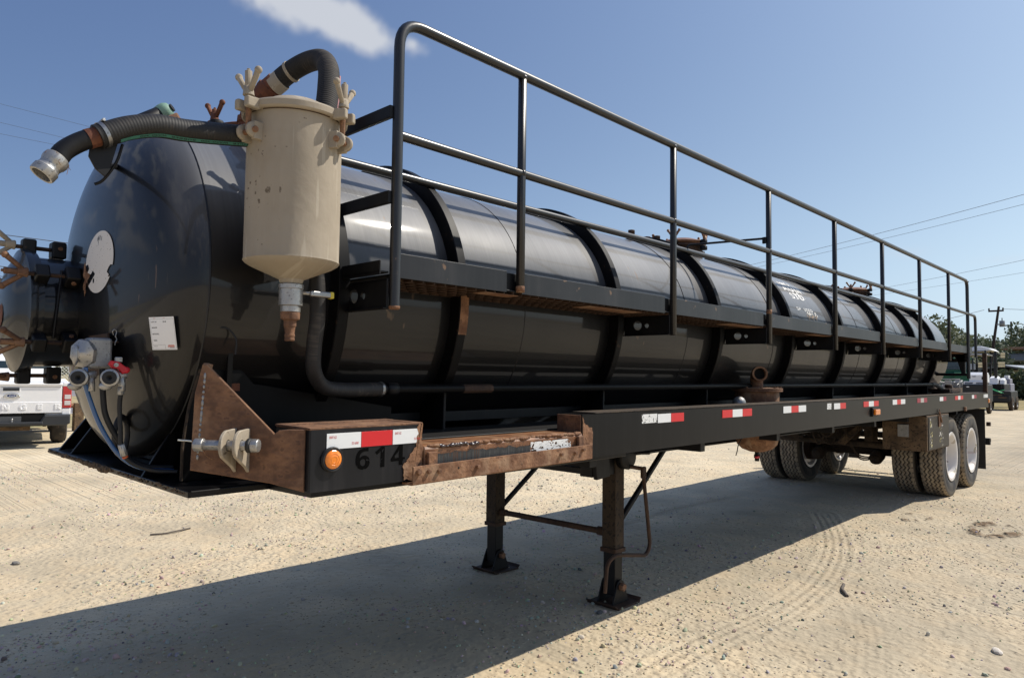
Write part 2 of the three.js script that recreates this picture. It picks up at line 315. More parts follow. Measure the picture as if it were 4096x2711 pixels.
function trackHeight(x, z) {
  let h = 0;
  for (let i = 0; i < TRACKS.length; i++) { const b = trackBoxes[i]; if (x < b[0] || x > b[1] || z < b[2] || z > b[3]) continue; const [pts, w, amt] = TRACKS[i], [d, al] = nearLine(pts, x, z); if (Math.abs(d) > w * 1.4) continue; const q = d / w, inside = 1 - sm(0.85, 1.05, Math.abs(q)); h += amt * ((0.5 + 0.5 * Math.cos(q * Math.PI * 4)) * inside * (0.75 + 0.25 * Math.cos(al * 60 + q * 6)) * 0.9 + 0.5 * Math.exp(-(((Math.abs(q) - 1.12) / 0.14) ** 2)) - 0.35 * inside); }
  return h;
}
// relief, lit by the sun itself: a bump map of 14 by 9 metres for the near yard
const BW = 2048, BH = 1365, bumpGround = (() => {
  const d = new Uint8Array(BW * BH * 4), H = new Float32Array(BW * BH), r = rng(1234);
  for (let j = 0; j < BH; j++) for (let i = 0; i < BW; i++) { const x = (i + 0.5) / BW * 14, z = -9 + (j + 0.5) / BH * 9; const p = fbm3(x * 1.1, z * 1.1, 91, 3); H[j * BW + i] = 0.34 + 0.16 * (fbm3(x * 7, z * 7, 93, 4) - 0.5) + 0.34 * (fbm3(x * 30, z * 30, 97, 3) - 0.5) * (0.4 + p) + 0.20 * trackHeight(x, z) + 0.4 * clodAt(x, z) * (0.6 + 0.8 * fbm3(x * 22, z * 22, 75, 2)); }
  for (let k = 0; k < 26000; k++) {                        // half-buried grit
    const x = r() * 14, z = -9 + r() * 9, dens = fbm3(x * 0.9, z * 0.9, 191, 4); if (r() > sm(0.35, 0.7, dens) + 0.12) continue;
    const rad = 0.8 + r() * r() * 2.6, ci = x / 14 * BW, cj = (z + 9) / 9 * BH, n = Math.ceil(rad), a = 0.08 + 0.2 * r();
    for (let dj = -n; dj <= n; dj++) for (let di = -n; di <= n; di++) { const i = (ci + di) | 0, j = (cj + dj) | 0; if (i < 0 || j < 0 || i >= BW || j >= BH) continue; const q = 1 - (di * di + dj * dj) / (rad * rad); if (q > 0) H[j * BW + i] += a * Math.sqrt(q); }
  }
  for (let k = 0; k < H.length; k++) { const c = cl255(H[k] * 255); d[4 * k] = d[4 * k + 1] = d[4 * k + 2] = c; d[4 * k + 3] = 255; }
  const t = new THREE.DataTexture(d, BW, BH, THREE.RGBAFormat); t.magFilter = THREE.LinearFilter; t.channel = 1; t.needsUpdate = true; return t;
})();
const groundTex = (() => {                                 // colour of the grit, 4 m tile: pale dust with brown and grey specks
  const n = 2048, d = new Uint8Array(n * n * 4), r = rng(77), C = new Float32Array(n * n * 3);
  const lo = new Float32Array(256 * 256), lo2 = new Float32Array(256 * 256); for (let j = 0; j < 256; j++) for (let i = 0; i < 256; i++) { lo[j * 256 + i] = fbm(i / 256, j / 256, 8, 5, 1); lo2[j * 256 + i] = fbm(i / 256, j / 256, 20, 4, 29); }
  const at = (A, u, v) => { const x = u * 256, y = v * 256, i = Math.floor(x), j = Math.floor(y), fx = x - i, fy = y - j, w = (a) => a & 255; return mixn(mixn(A[w(j) * 256 + w(i)], A[w(j) * 256 + w(i + 1)], fx), mixn(A[w(j + 1) * 256 + w(i)], A[w(j + 1) * 256 + w(i + 1)], fx), fy); };
  for (let j = 0; j < n; j++) for (let i = 0; i < n; i++) { const u = i / n, v = j / n, a = at(lo, u, v), b = at(lo2, u, v), g = hash(i, j, 5) - 0.5, k = 0.86 + 0.22 * a + 0.10 * (b - 0.5) + 0.10 * g, w = sm(0.4, 0.7, b), o = (j * n + i) * 3; C[o] = 214 * k; C[o + 1] = (206 - 3 * w) * k; C[o + 2] = (188 - 6 * w) * k; }
  for (let k = 0; k < 30000; k++) {                        // specks: small stones seen from above, some dark, some white, stretched twigs among them
    const x = r() * n, y = r() * n, dens = at(lo, x / n, y / n); if (r() > sm(0.38, 0.66, dens) + 0.1) continue;
    const t = r(), rad = 1 + r() * r() * 5, col = t < 0.5 ? [118, 106, 92] : t < 0.72 ? [92, 88, 86] : t < 0.9 ? [232, 224, 206] : [150, 120, 88], e = 0.35 + 0.65 * r(), an = r() * 3.14, ca = Math.cos(an), sa = Math.sin(an), m = Math.ceil(rad), al = 0.35 + 0.5 * r();
    for (let dj = -m; dj <= m; dj++) for (let di = -m; di <= m; di++) { const q = ((di * ca + dj * sa) / rad) ** 2 + ((-di * sa + dj * ca) / (rad * e)) ** 2; if (q > 1) continue; const o = ((((y + dj) | 0) + n) % n * n + (((x + di) | 0) + n) % n) * 3, f = al * Math.min(1, (1 - q) * 2.5); for (let c = 0; c < 3; c++) C[o + c] = mixn(C[o + c], col[c], f); }
  }
  for (let k = 0; k < n * n; k++) { d[4 * k] = cl255(C[3 * k]); d[4 * k + 1] = cl255(C[3 * k + 1]); d[4 * k + 2] = cl255(C[3 * k + 2]); d[4 * k + 3] = 255; }
  const t = new THREE.DataTexture(d, n, n, THREE.RGBAFormat); t.wrapS = t.wrapT = THREE.RepeatWrapping; t.magFilter = THREE.LinearFilter; t.minFilter = THREE.LinearMipmapLinearFilter; t.colorSpace = THREE.SRGBColorSpace; t.needsUpdate = true; return t;
})();
const axis = (lo, hi, a, b, s, grow) => { const o = []; for (let x = a; x <= b + 1e-6; x += s) o.push(x); let st = s, x = a; const left = []; while (x > lo) { st *= grow; x -= st; left.push(Math.max(x, lo)); } st = s; x = b; while (x < hi) { st *= grow; x += st; o.push(Math.min(x, hi)); } return [...left.reverse(), ...o]; };
const groundY = (x, z) => { const near = sm(40, 12, Math.hypot(x - 6, z + 4)); return near * (0.016 * (fbm3(x * 0.8, z * 0.8, 301, 3) - 0.5) + 0.008 * (fbm3(x * 4, z * 4, 307, 3) - 0.5) + 0.006 * trackHeight(x, z) + 0.02 * clodAt(x, z)) - 0.004; };
{
  const X = axis(-600, 1500, -0.5, 13, 0.045, 1.16), Z = axis(-1500, 400, -9, 0, 0.045, 1.16), nx = X.length, nz = Z.length;
  const pos = [], uv = [], uv1 = [], col = [], idx = [];
  for (let j = 0; j < nz; j++) for (let i = 0; i < nx; i++) {
    const x = X[i], z = Z[j]; pos.push(x, groundY(x, z), z); uv.push(x / 4, z / 4); uv1.push(x / 14, (z + 9) / 9);
    const a = fbm3(x * 0.35, z * 0.35, 401, 4), b = fbm3(x * 0.12, z * 0.12, 409, 3), c = fbm3(x * 1.6 + z * 0.3, z * 1.6, 419, 4);
    let k = [0.92, 0.85, 0.735].map((q) => q * (0.9 + 0.2 * a + 0.12 * (c - 0.5)));
    k = mix3(k, [0.74, 0.655, 0.54], 0.5 * sm(0.45, 0.75, b));
    // the ground darkens to damp brown where the yard is churned, right of the trailer
    k = mix3(k, [0.62, 0.57, 0.50], 0.75 * sm(2.2, 5.0, x) * sm(-3.8, -2.4, z) + 0.35 * sm(11, 18, x));
    k = mix3(k, [0.24, 0.15, 0.085], 0.9 * clodAt(x, z));
    k = mix3(k, [0.34, 0.27, 0.2], 0.35 * sm(0.09, 0.0, Math.abs(z + 4.17 + 0.04 * Math.sin(x * 2))) * sm(5.2, 6.2, x) * sm(9, 8, x));
    col.push(...k);
  }
  for (let j = 0; j + 1 < nz; j++) for (let i = 0; i + 1 < nx; i++) { const a = j * nx + i, b = a + nx; idx.push(a, b, a + 1, a + 1, b, b + 1); }
  const g = new THREE.BufferGeometry(); g.setAttribute('position', new THREE.Float32BufferAttribute(pos, 3)); g.setAttribute('uv', new THREE.Float32BufferAttribute(uv, 2)); g.setAttribute('uv1', new THREE.Float32BufferAttribute(uv1, 2)); g.setAttribute('color', new THREE.Float32BufferAttribute(col, 3)); g.setIndex(idx); g.computeVertexNormals();
  const m = new THREE.Mesh(g, std({ map: groundTex, vertexColors: true, roughness: 0.95, bumpMap: bumpGround, bumpScale: 0.05 }));
  m.name = 'ground'; m.receiveShadow = m.castShadow = true; tag(m, 'pale crushed limestone yard with wheel tracks and grit', null, null, 'structure'); scene.add(m);
}
// loose stones: grit that nobody could count
{
  const r = rng(4321), g0 = new THREE.IcosahedronGeometry(1, 1), p = g0.attributes.position; for (let i = 0; i < p.count; i++) { const k = 0.8 + 0.4 * fbm3(p.getX(i) * 1.7 + 5, p.getY(i) * 1.7 + p.getZ(i) * 1.3, 55, 2); p.setXYZ(i, p.getX(i) * k, p.getY(i) * k * 0.7, p.getZ(i) * k); } g0.computeVertexNormals();
  const N = 26000, m = new THREE.InstancedMesh(g0, std({ roughness: 0.9 }), N), M4 = new THREE.Matrix4(), q = new THREE.Quaternion(), e = new THREE.Euler(), c = new THREE.Color(); let n = 0, guard = 0;
  while (n < N && guard++ < 400000) {
    const x = 1 + r() * r() * 16 - 1.5, z = 0.2 - r() * 13, dens = fbm3(x * 0.9, z * 0.9, 191, 4); if (r() > sm(0.4, 0.68, dens) * 0.9 + 0.1) continue;
    const s = 0.0028 + 0.0042 * r() + 0.011 * r() ** 12;
    e.set(r() * 6, r() * 6, r() * 6); M4.compose(V(x, groundY(x, z) + s * 0.25, z), q.setFromEuler(e), V(s * (0.8 + r() * 0.6), s, s)); m.setMatrixAt(n, M4);
    const t = r(); c.setRGB(...(t < 0.86 ? [0.46, 0.41, 0.33] : t < 0.93 ? [0.26, 0.235, 0.2] : t < 0.96 ? [0.14, 0.13, 0.125] : [0.62, 0.57, 0.48]).map((v) => v * (0.8 + 0.4 * r()))); m.setColorAt(n, c); n++;
  }
  m.count = n; m.name = 'gravel'; m.castShadow = m.receiveShadow = true; tag(m, 'loose limestone grit and small pebbles strewn over the yard', null, null, 'stuff'); scene.add(m);
  const stone = (name, label, x, z, s, sx, sz, col, rot) => { const k = new THREE.Mesh(g0, std({ color: new THREE.Color(...col), roughness: 0.9, bumpMap: bumpFine, bumpScale: 0.002 })); k.name = numbered(name); k.position.set(x, groundY(x, z) + s * 0.3, z); k.rotation.y = rot; k.scale.set(s * sx, s, s * sz); k.castShadow = k.receiveShadow = true; tag(k, label, 'stone'); scene.add(k); };
  stone('stone', 'white flat stone lying near the lower right corner', 4.73, -0.79, 0.022, 1.9, 1.1, [0.66, 0.6, 0.52], 0.5);
  stone('stone', 'dark stone in front of the near landing leg foot', 3.66, -2.71, 0.018, 1.5, 1, [0.12, 0.115, 0.11], 0.2);
  stone('stone', 'white pebble lying alone in the trailer shadow', 3.01, -3.15, 0.014, 1.2, 1, [0.66, 0.62, 0.55], 1);
  stone('stone', 'grey stone on the sunlit ground left of the trailer shadow', 1.34, -6.54, 0.024, 1.5, 1, [0.2, 0.185, 0.165], 1.9);
  const stick = (label, pts, rad) => { const k = mesh('twig', tubeGeo(pts.map(([x, z, y]) => V(x, groundY(x, z) + 0.008 + (y || 0), z)), rad, 24, 6), std({ color: new THREE.Color(0.12, 0.1, 0.085), roughness: 0.9 })); tag(k, label, 'twig'); };
  stick('dark curved twig on the ground below the corner box', [[2.42, -6.85], [2.52, -6.79, 0.004], [2.64, -6.8, 0.008], [2.78, -6.86]], 0.0075);
  stick('dark flat twig beside the curved wheel track', [[5.16, -1.72], [5.24, -1.77, 0.006], [5.3, -1.8], [5.42, -1.83]], 0.011);
}

// ---------------------------------------------------------------- the black vacuum tank trailer (one thing; everything bolted to it is its part)
const CARD = [[0.9413, 1.692, -2.7597], [0.9927, 1.6941, -2.6616], [1.0157, 1.5741, -2.6746], [0.9605, 1.5722, -2.7632]];
const trailer = thing('tank_trailer', 'long black vacuum tank trailer with side walkway, railing and tan strainer canister', 'tank trailer', 6.9, 0, -3.33);
const T = (name, geos, mat, parent = trailer, o) => mesh(name, geos, mat, parent, o);
const TY = 1.855, TZ = -3.33, TR = 0.732, TX0 = 1.095, TX1 = 12.3;
// a point on the tank: x along it, a degrees up from the near side
const onTank = (x, a, r = TR) => V(x, TY + r * Math.sin(a * R), TZ + r * Math.cos(a * R));
function cylPatch(x0, x1, a0, a1, r, nx = 12, na = 24) {
  const pos = [], uv = [], nor = [], idx = [];
  for (let i = 0; i <= nx; i++) for (let j = 0; j <= na; j++) { const p = onTank(mixn(x0, x1, i / nx), mixn(a0, a1, j / na), r); pos.push(p.x, p.y, p.z); const a = mixn(a0, a1, j / na) * R; nor.push(0, Math.sin(a), Math.cos(a)); uv.push(i / nx, j / na); }
  for (let i = 0; i < nx; i++) for (let j = 0; j < na; j++) { const a = i * (na + 1) + j, b = a + na + 1; idx.push(a, b, a + 1, a + 1, b, b + 1); }
  const g = new THREE.BufferGeometry(); g.setAttribute('position', new THREE.Float32BufferAttribute(pos, 3)); g.setAttribute('normal', new THREE.Float32BufferAttribute(nor, 3)); g.setAttribute('uv', new THREE.Float32BufferAttribute(uv, 2)); g.setIndex(idx);
  return g;
}
// shell: courses of plate that meet in weld seams, with slight waviness as rolled plate has
function shellGeo() {
  const nx = 240, na = 128, pos = [], uv = [], idx = [];
  for (let i = 0; i <= nx; i++) for (let j = 0; j <= na; j++) {
    const x = mixn(TX0, TX1, i / nx), a = j / na * 360, r = TR + 0.0016 * (fbm(j / na, x / 12, 6, 3, 811) - 0.5) + 0.0008 * Math.sin(x * 4.7 + Math.sin(a * R * 2));
    const p = onTank(x, a, r); pos.push(p.x, p.y, p.z); uv.push(x, a * R * TR);
  }
  for (let i = 0; i < nx; i++) for (let j = 0; j < na; j++) { const a = i * (na + 1) + j, b = a + na + 1; idx.push(a, b, a + 1, a + 1, b, b + 1); }
  const g = new THREE.BufferGeometry(); g.setAttribute('position', new THREE.Float32BufferAttribute(pos, 3)); g.setAttribute('uv', new THREE.Float32BufferAttribute(uv, 2)); g.setIndex(idx); g.computeVertexNormals();
  const n = g.attributes.normal; for (let i = 0; i <= nx; i++) { const a = i * (na + 1), b = a + na; const s = V(n.getX(a) + n.getX(b), n.getY(a) + n.getY(b), n.getZ(a) + n.getZ(b)).normalize(); n.setXYZ(a, s.x, s.y, s.z); n.setXYZ(b, s.x, s.y, s.z); }
  return g;
}
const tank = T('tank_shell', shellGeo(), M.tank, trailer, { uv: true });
const headR = (r, d) => d * Math.sqrt(Math.max(0, 1 - (r / TR) ** 2));
function headGeo(x0, d, s) {
  const prof = []; for (let i = 0; i <= 26; i++) { const t = i / 26 * Math.PI / 2; prof.push([TR * Math.cos(t), d * Math.sin(t)]); }
  const g = new THREE.LatheGeometry(prof.map(([r, h]) => new THREE.Vector2(Math.max(r, 1e-4), h)), 96);
  return aim(g, V(x0, TY, TZ), V(s, 0, 0));
}
T('front_head', headGeo(TX0, 0.24, -1), M.head, trailer, { uv: true }); T('rear_head', headGeo(TX1, 0.24, 1), M.head, trailer, { uv: true });
const ringX = (x, r, w = 0.055) => aim(new THREE.LatheGeometry([[TR - 0.004, 0], [r - 0.004, 0], [r, 0.004], [r, w - 0.004], [r - 0.004, w], [TR - 0.004, w]].map((p) => new THREE.Vector2(...p)), 128), V(x, TY, TZ), V(1, 0, 0));
const ringC = (x, r, w) => toCreasedNormals(ringX(x, r, w), 30 * R);
for (const x of [TX0 - 0.004, 2.81, 4.55, 6.02, 8.28, 9.75]) T('weld_seam', ringC(x, TR + 0.0035, 0.008), M.kick, tank);
for (const x of [1.6, 2.275, 3.597, 4.921, 6.264, 7.59, 8.944, 10.305, 11.323]) T('stiffening_rib', ringC(x, 0.802, 0.055), M.rib);
T('rust_patch', cylPatch(2.278, 2.331, -12, 12, 0.8035, 2, 14), M.rustLight, trailer);
// fine pipe along the tank's shoulder, resting on the ribs
T('shoulder_pipe', pipe([V(1.33, 2.475, -2.8), V(11.62, 2.482, -2.8)], 0.05, 0.021), M.rail);
for (const x of [1.627, 3.62, 6.29, 8.97, 11.35]) T('pipe_bracket', bx(x - 0.02, x + 0.02, 2.435, 2.466, -2.83, -2.79), M.black);
// painted-over white round sign on the front head, torn and rusted
{
  const t = canvasTex(512, 512, (x, w, h) => {
    x.clearRect(0, 0, w, h); x.fillStyle = '#d6d2cc'; x.beginPath(); x.arc(256, 256, 250, 0, 7); x.fill();
    const r = rng(5);
    x.globalCompositeOperation = 'destination-out';
    x.beginPath(); x.moveTo(0, 270); for (const [a, b] of [[60, 262], [90, 300], [60, 330], [130, 350], [170, 320], [214, 352], [190, 372], [120, 420], [86, 440], [70, 470], [0, 512]]) x.lineTo(a, b); x.fill();
    x.beginPath(); x.moveTo(512, 300); for (const [a, b] of [[470, 296], [440, 318], [420, 350], [452, 372], [440, 392], [512, 380]]) x.lineTo(a, b); x.fill();
    x.beginPath(); x.ellipse(190, 404, 14, 20, 0, 0, 7); x.fill();
    for (let i = 0; i < 60; i++) { x.beginPath(); x.ellipse(40 + r() * 430, 30 + r() * 440, 1 + r() * 5, 1 + r() * 2, r() * 3, 0, 7); x.fill(); }
    x.globalCompositeOperation = 'source-over'; x.strokeStyle = 'rgba(28,28,32,.85)';
    for (let i = 0; i < 14; i++) { x.lineWidth = 2 + r() * 6; x.beginPath(); const a = 190 + r() * 110; x.moveTo(a, 40 + r() * 30); x.lineTo(a + 10 - r() * 14, 60 + r() * 70); x.stroke(); }
    for (let i = 0; i < 40; i++) { x.lineWidth = 1; x.strokeStyle = 'rgba(60,56,52,.5)'; x.beginPath(); const a = 60 + r() * 380, b = 150 + r() * 260; x.moveTo(a, b); x.lineTo(a + 40 * (r() - 0.5), b + 14 * (r() - 0.5)); x.stroke(); }
  });
  const rad = 0.128, cy = 1.925, cz = -3.11, n = 20, pos = [], uv = [], idx = [];
  const face = (y, z, o) => { const r = Math.hypot(y - TY, z - TZ); return TX0 - headR(r, 0.24) - o; };
  const grid = (o, lim) => { for (let i = 0; i <= n; i++) for (let j = 0; j <= n; j++) { const y = cy + rad * (2 * i / n - 1), z = cz + rad * (2 * j / n - 1); pos.push(face(y, z, o), y, z); uv.push(j / n, i / n); } for (let i = 0; i < n; i++) for (let j = 0; j < n; j++) { const a = i * (n + 1) + j, b = a + n + 1; idx.push(a, a + 1, b, a + 1, b + 1, b); } };
  grid(0.003);
  const g = new THREE.BufferGeometry(); g.setAttribute('position', new THREE.Float32BufferAttribute(pos, 3)); g.setAttribute('uv', new THREE.Float32BufferAttribute(uv, 2)); g.setIndex(idx); g.computeVertexNormals();
  T('round_sticker', g, std({ map: t, alphaTest: 0.5, roughness: 0.7, side: THREE.DoubleSide }), trailer, { uv: true, label: 'torn white round sticker on the front head' });
  // bare rusty metal where the sticker is torn away
  const p2 = [], i2 = []; const c2 = [1.868, -3.232]; const k = 22; p2.push(face(c2[0], c2[1], 0.0015), c2[0], c2[1]);
  for (let i = 0; i < k; i++) { const a = i / k * 2 * Math.PI, r = 0.035 + 0.018 * Math.sin(a * 3 + 1) + 0.012 * Math.sin(a * 7); const y = c2[0] + 1.35 * r * Math.sin(a), z = c2[1] + 0.85 * r * Math.cos(a); p2.push(face(y, z, 0.0015), y, z); i2.push(0, 1 + i, 1 + (i + 1) % k); }
  const g2 = new THREE.BufferGeometry(); g2.setAttribute('position', new THREE.Float32BufferAttribute(p2, 3)); g2.setIndex(i2); g2.computeVertexNormals();
  T('rust_patch', g2, M.rustLight);
  // paper lot card taped to the head
  const card = canvasTex(300, 390, (x, w, h) => {
    x.fillStyle = '#f1efec'; x.fillRect(0, 0, w, h); x.strokeStyle = '#555'; x.lineWidth = 2; x.strokeRect(10, 24, w - 20, h - 36);
    x.fillStyle = '#c05030'; x.font = '13px sans-serif'; x.fillText('www.                        .com', 50, 18);
    x.fillStyle = '#222'; x.font = 'bold 24px sans-serif'; x.fillText('LOT #', 22, 66); x.fillText('ID#', 162, 66); x.fillText('MAKE', 22, 134); x.fillText('MODEL', 22, 210); x.fillText('VIN', 28, 286);
    x.font = '15px sans-serif'; x.fillText('Need it', 22, 352); x.beginPath(); x.moveTo(10, 330); x.lineTo(160, 330); x.lineTo(160, h - 12); x.stroke();
    x.fillStyle = '#c24a2a'; x.fillRect(196, 334, 74, 9); x.fillRect(190, 347, 82, 10); x.fillStyle = '#444'; x.fillRect(214, 362, 56, 6);
  });
  const cp = CARD.map((p) => V(...p)), cpos = [], cuv = [], cidx = [];
  for (let i = 0; i <= 8; i++) for (let j = 0; j <= 8; j++) { const p = cp[3].clone().lerp(cp[2], j / 8).lerp(cp[0].clone().lerp(cp[1], j / 8), i / 8), e = (i / 8 - 0.5) * (j / 8 - 0.5); p.addScaledVector(V(-0.33, 0, 0.94), 0.004 * (1 - 4 * (i / 8 - 0.5) ** 2) + 0.006 * e); cpos.push(p.x, p.y, p.z); cuv.push(j / 8, i / 8); }
  for (let i = 0; i < 8; i++) for (let j = 0; j < 8; j++) { const a = i * 9 + j; cidx.push(a, a + 1, a + 9, a + 1, a + 10, a + 9); }
  const g3 = new THREE.BufferGeometry(); g3.setAttribute('position', new THREE.Float32BufferAttribute(cpos, 3)); g3.setAttribute('uv', new THREE.Float32BufferAttribute(cuv, 2)); g3.setIndex(cidx); g3.computeVertexNormals();
  T('lot_card', g3, std({ map: card, roughness: 0.8, side: THREE.DoubleSide }), trailer, { uv: true, label: 'white paper lot card on the front head' });
}
// remains of white stencilled lettering on the shell
{
  const t = canvasTex(512, 768, (x, w, h) => {
    x.clearRect(0, 0, w, h); const r = rng(9);
    const blotch = (n, cx, cy, sx, sy, col) => { x.fillStyle = col; for (let i = 0; i < n; i++) { x.beginPath(); x.ellipse(cx + (r() + r() - 1) * sx, cy + (r() + r() - 1) * sy, 4 + r() * 22, 3 + r() * 10, r() * 3, 0, 7); x.fill(); } };
    blotch(40, 200, 70, 130, 40, 'rgba(214,214,212,.95)');
    x.fillStyle = '#dcdcda'; x.font = 'bold 150px sans-serif'; x.fillText('AUM', 70, 250); x.fillText('STD', 90, 400); x.font = 'bold 70px sans-serif'; x.fillText('SP   USED', 60, 600);
    blotch(26, 250, 330, 150, 90, 'rgba(210,210,208,.9)');
    x.globalCompositeOperation = 'destination-out'; for (let i = 0; i < 70; i++) { x.beginPath(); x.ellipse(r() * w, r() * h, 3 + r() * 26, 2 + r() * 7, r() * 3, 0, 7); x.fill(); }
    x.globalCompositeOperation = 'source-over'; blotch(40, 300, 690, 140, 50, 'rgba(150,128,104,.85)'); blotch(16, 330, 650, 120, 60, 'rgba(200,196,188,.9)');
  });
  T('worn_lettering', cylPatch(6.62, 7.28, 14, 55, TR + 0.0022, 10, 30), std({ map: t, alphaTest: 0.5, roughness: 0.5, side: THREE.DoubleSide }), trailer, { uv: true, label: 'worn white stencilled lettering on the tank side' });
}
// wing nut on a swing bolt: post along dir, two round-ended arms in a V, clevis lugs below
function wingNut(parent, p, dir, mats, o = {}) {
  const d = dir.clone().normalize(), s = o.side.clone().normalize(), h = o.h || 0.085, g = [];
  const at = (a, b) => p.clone().addScaledVector(d, a).addScaledVector(s, b);
  g.push(cyl(at(0, 0), at(h, 0), o.r || 0.0125, 12), cyl(at(h, 0), at(h + 0.008, 0), 0.006, 8), cyl(at(-0.005, 0), at(0.03, 0), 0.02, 12, 0.016));
  for (const k of [-1, 1]) { const a = at(0.012, k * 0.01), b = at(0.075, k * (o.spread || 0.05)); g.push(cyl(a, b, 0.009, 10, 0.011)); g.push(ball(b.x, b.y, b.z, 0.0135)); }
  T('wing_nut', g, mats[0], parent);
}
// front manway: neck, domed cover and six swing bolts
{
  const cy = 1.74, cz = -3.55, r = 0.232;
  const neck = T('manway_neck', lathe([[r - 0.012, 0], [r, 0], [r, 0.19], [r + 0.022, 0.192], [r + 0.022, 0.212], [0, 0.212]], V(0.925, cy, cz), V(-1, 0, 0), 48), M.head);
  const cover = T('manway_cover', lathe([[0, -0.002], [r + 0.026, 0], [r + 0.028, 0.008], [r + 0.026, 0.026], [r - 0.004, 0.034], [r * 0.8, 0.058], [r * 0.5, 0.078], [r * 0.2, 0.086], [0, 0.087]], V(0.712, cy, cz), V(-1, 0, 0), 48, 60), M.head);
  T('rust_patch', lathe([[0.0, 0.0885], [0.03, 0.0882], [0.055, 0.086]], V(0.713, cy - 0.02, cz + 0.02), V(-1, 0, 0), 12), M.rustRed, cover);
  for (const a of [90, 30, -30, -90, 150, 210]) {
    const rad = V(0, Math.sin(a * R), Math.cos(a * R)), sd = V(0, Math.cos(a * R), -Math.sin(a * R)), c = V(0, cy, cz).addScaledVector(rad, r + 0.045), m = a === 30 ? M.rust : M.tan;
    const q = (x, k = 0, e = 0) => V(x, c.y + rad.y * e + sd.y * k, c.z + rad.z * e + sd.z * k);
    wingNut(cover, q(0.668), V(-1, 0, 0), [a < 0 ? M.rust : m], { side: a === 90 ? V(0, 1, 0.1) : a < 0 ? sd.clone().multiplyScalar(0.5).add(V(0, 0.2, 0.4)) : V(0, 1, 0.3), spread: 0.062, h: 0.075 });
    T('swing_bolt', cyl(q(0.86, 0, -0.005), q(0.66, 0, -0.005), 0.009, 10), M.rustDark, cover);
    const blk = (x0, x1, h) => { const g = bx(x0, x1, -h, h, -0.036, 0.036, 0.008); g.rotateX(Math.PI / 2 - a * R + Math.PI / 2); return g.translate(0, c.y - rad.y * 0.006, c.z - rad.z * 0.006); };
    T('cover_lug', blk(0.695, 0.745, 0.03), M.black, cover);
    T('hinge_lug', blk(0.8, 0.856, 0.032), M.black, neck);
    T('hinge_pin', cyl(q(0.83, -0.04), q(0.83, 0.04), 0.009, 8), M.rust, neck);
  }
  T('tie_rod', cyl(V(0.79, 1.9, -3.312), V(0.77, 1.62, -3.312), 0.006, 8), M.black, neck);
}
// three rusty manways on top of the tank
function topManway(x, z, mat, dy = 0) {
  const TY = 1.855 + dy;
  const base = T('top_manway', lathe([[0.19, -0.03], [0.19, 0.085], [0.225, 0.087], [0.225, 0.105], [0, 0.105]], V(x, TY + TR - 0.005, z), Y, 36), M.rustDark);
  T('manway_lid', lathe([[0, 0], [0.215, 0], [0.222, 0.006], [0.222, 0.022], [0.2, 0.032], [0.12, 0.058], [0.04, 0.068], [0, 0.07]], V(x, TY + TR + 0.106, z), Y, 36, 60), mat, base);
  for (const a of [20, 95, 165, 245, 310]) {
    const u = V(Math.cos(a * R), 0, Math.sin(a * R)), p = V(x, TY + TR + 0.135, z).addScaledVector(u, 0.25);
    wingNut(base, p, Y, [mat], { side: V(-u.z, 0, u.x), spread: 0.05, h: 0.05 });
    for (const dy of [-0.018, -0.075]) T('lug', cyl(p.clone().add(V(0, dy - 0.018, 0)).addScaledVector(u, -0.012), p.clone().add(V(0, dy + 0.018, 0)).addScaledVector(u, -0.012), 0.033, 10), M.black, base);
  }
}
topManway(1.6, -3.3, M.rustRed, -0.06); topManway(5.72, -3.33, M.rustTop); topManway(10.32, -3.33, M.rustTop);
for (const [x, h] of [[4.72, 0.07], [4.95, 0.05], [5.1, 0.08]]) T('top_fitting', [cylN(x, TY + TR - 0.01, -3.2, x, TY + TR + h, -3.2, 0.02, 10), cylN(x, TY + TR + h - 0.02, -3.2, x, TY + TR + h + 0.012, -3.2, 0.03, 6)], M.rustDark);
// relief valve with a pale green cap
{
  const a = V(1.02, 2.56, -3.33), b = V(1.165, 2.665, -3.33), d = b.clone().sub(a).normalize();
  const v = T('relief_valve', cyl(a, b, 0.034, 18), M.black);
  T('valve_cap', lathe([[0.036, -0.04], [0.04, 0], [0.039, 0.02], [0.03, 0.036], [0.016, 0.043], [0, 0.045]], b, V(0.5, 0.45, 0.55), 20, 60), M.green, v);
  T('valve_ring', lathe([[0.012, 0.042], [0.018, 0.046], [0.018, 0.05], [0.008, 0.052], [0, 0.05]], b, V(0.5, 0.45, 0.55), 16), M.black, v);
  T('valve_stub', cylN(1.09, 2.55, -3.3, 1.2, 2.62, -3.22, 0.03, 14), M.rust, v);
}
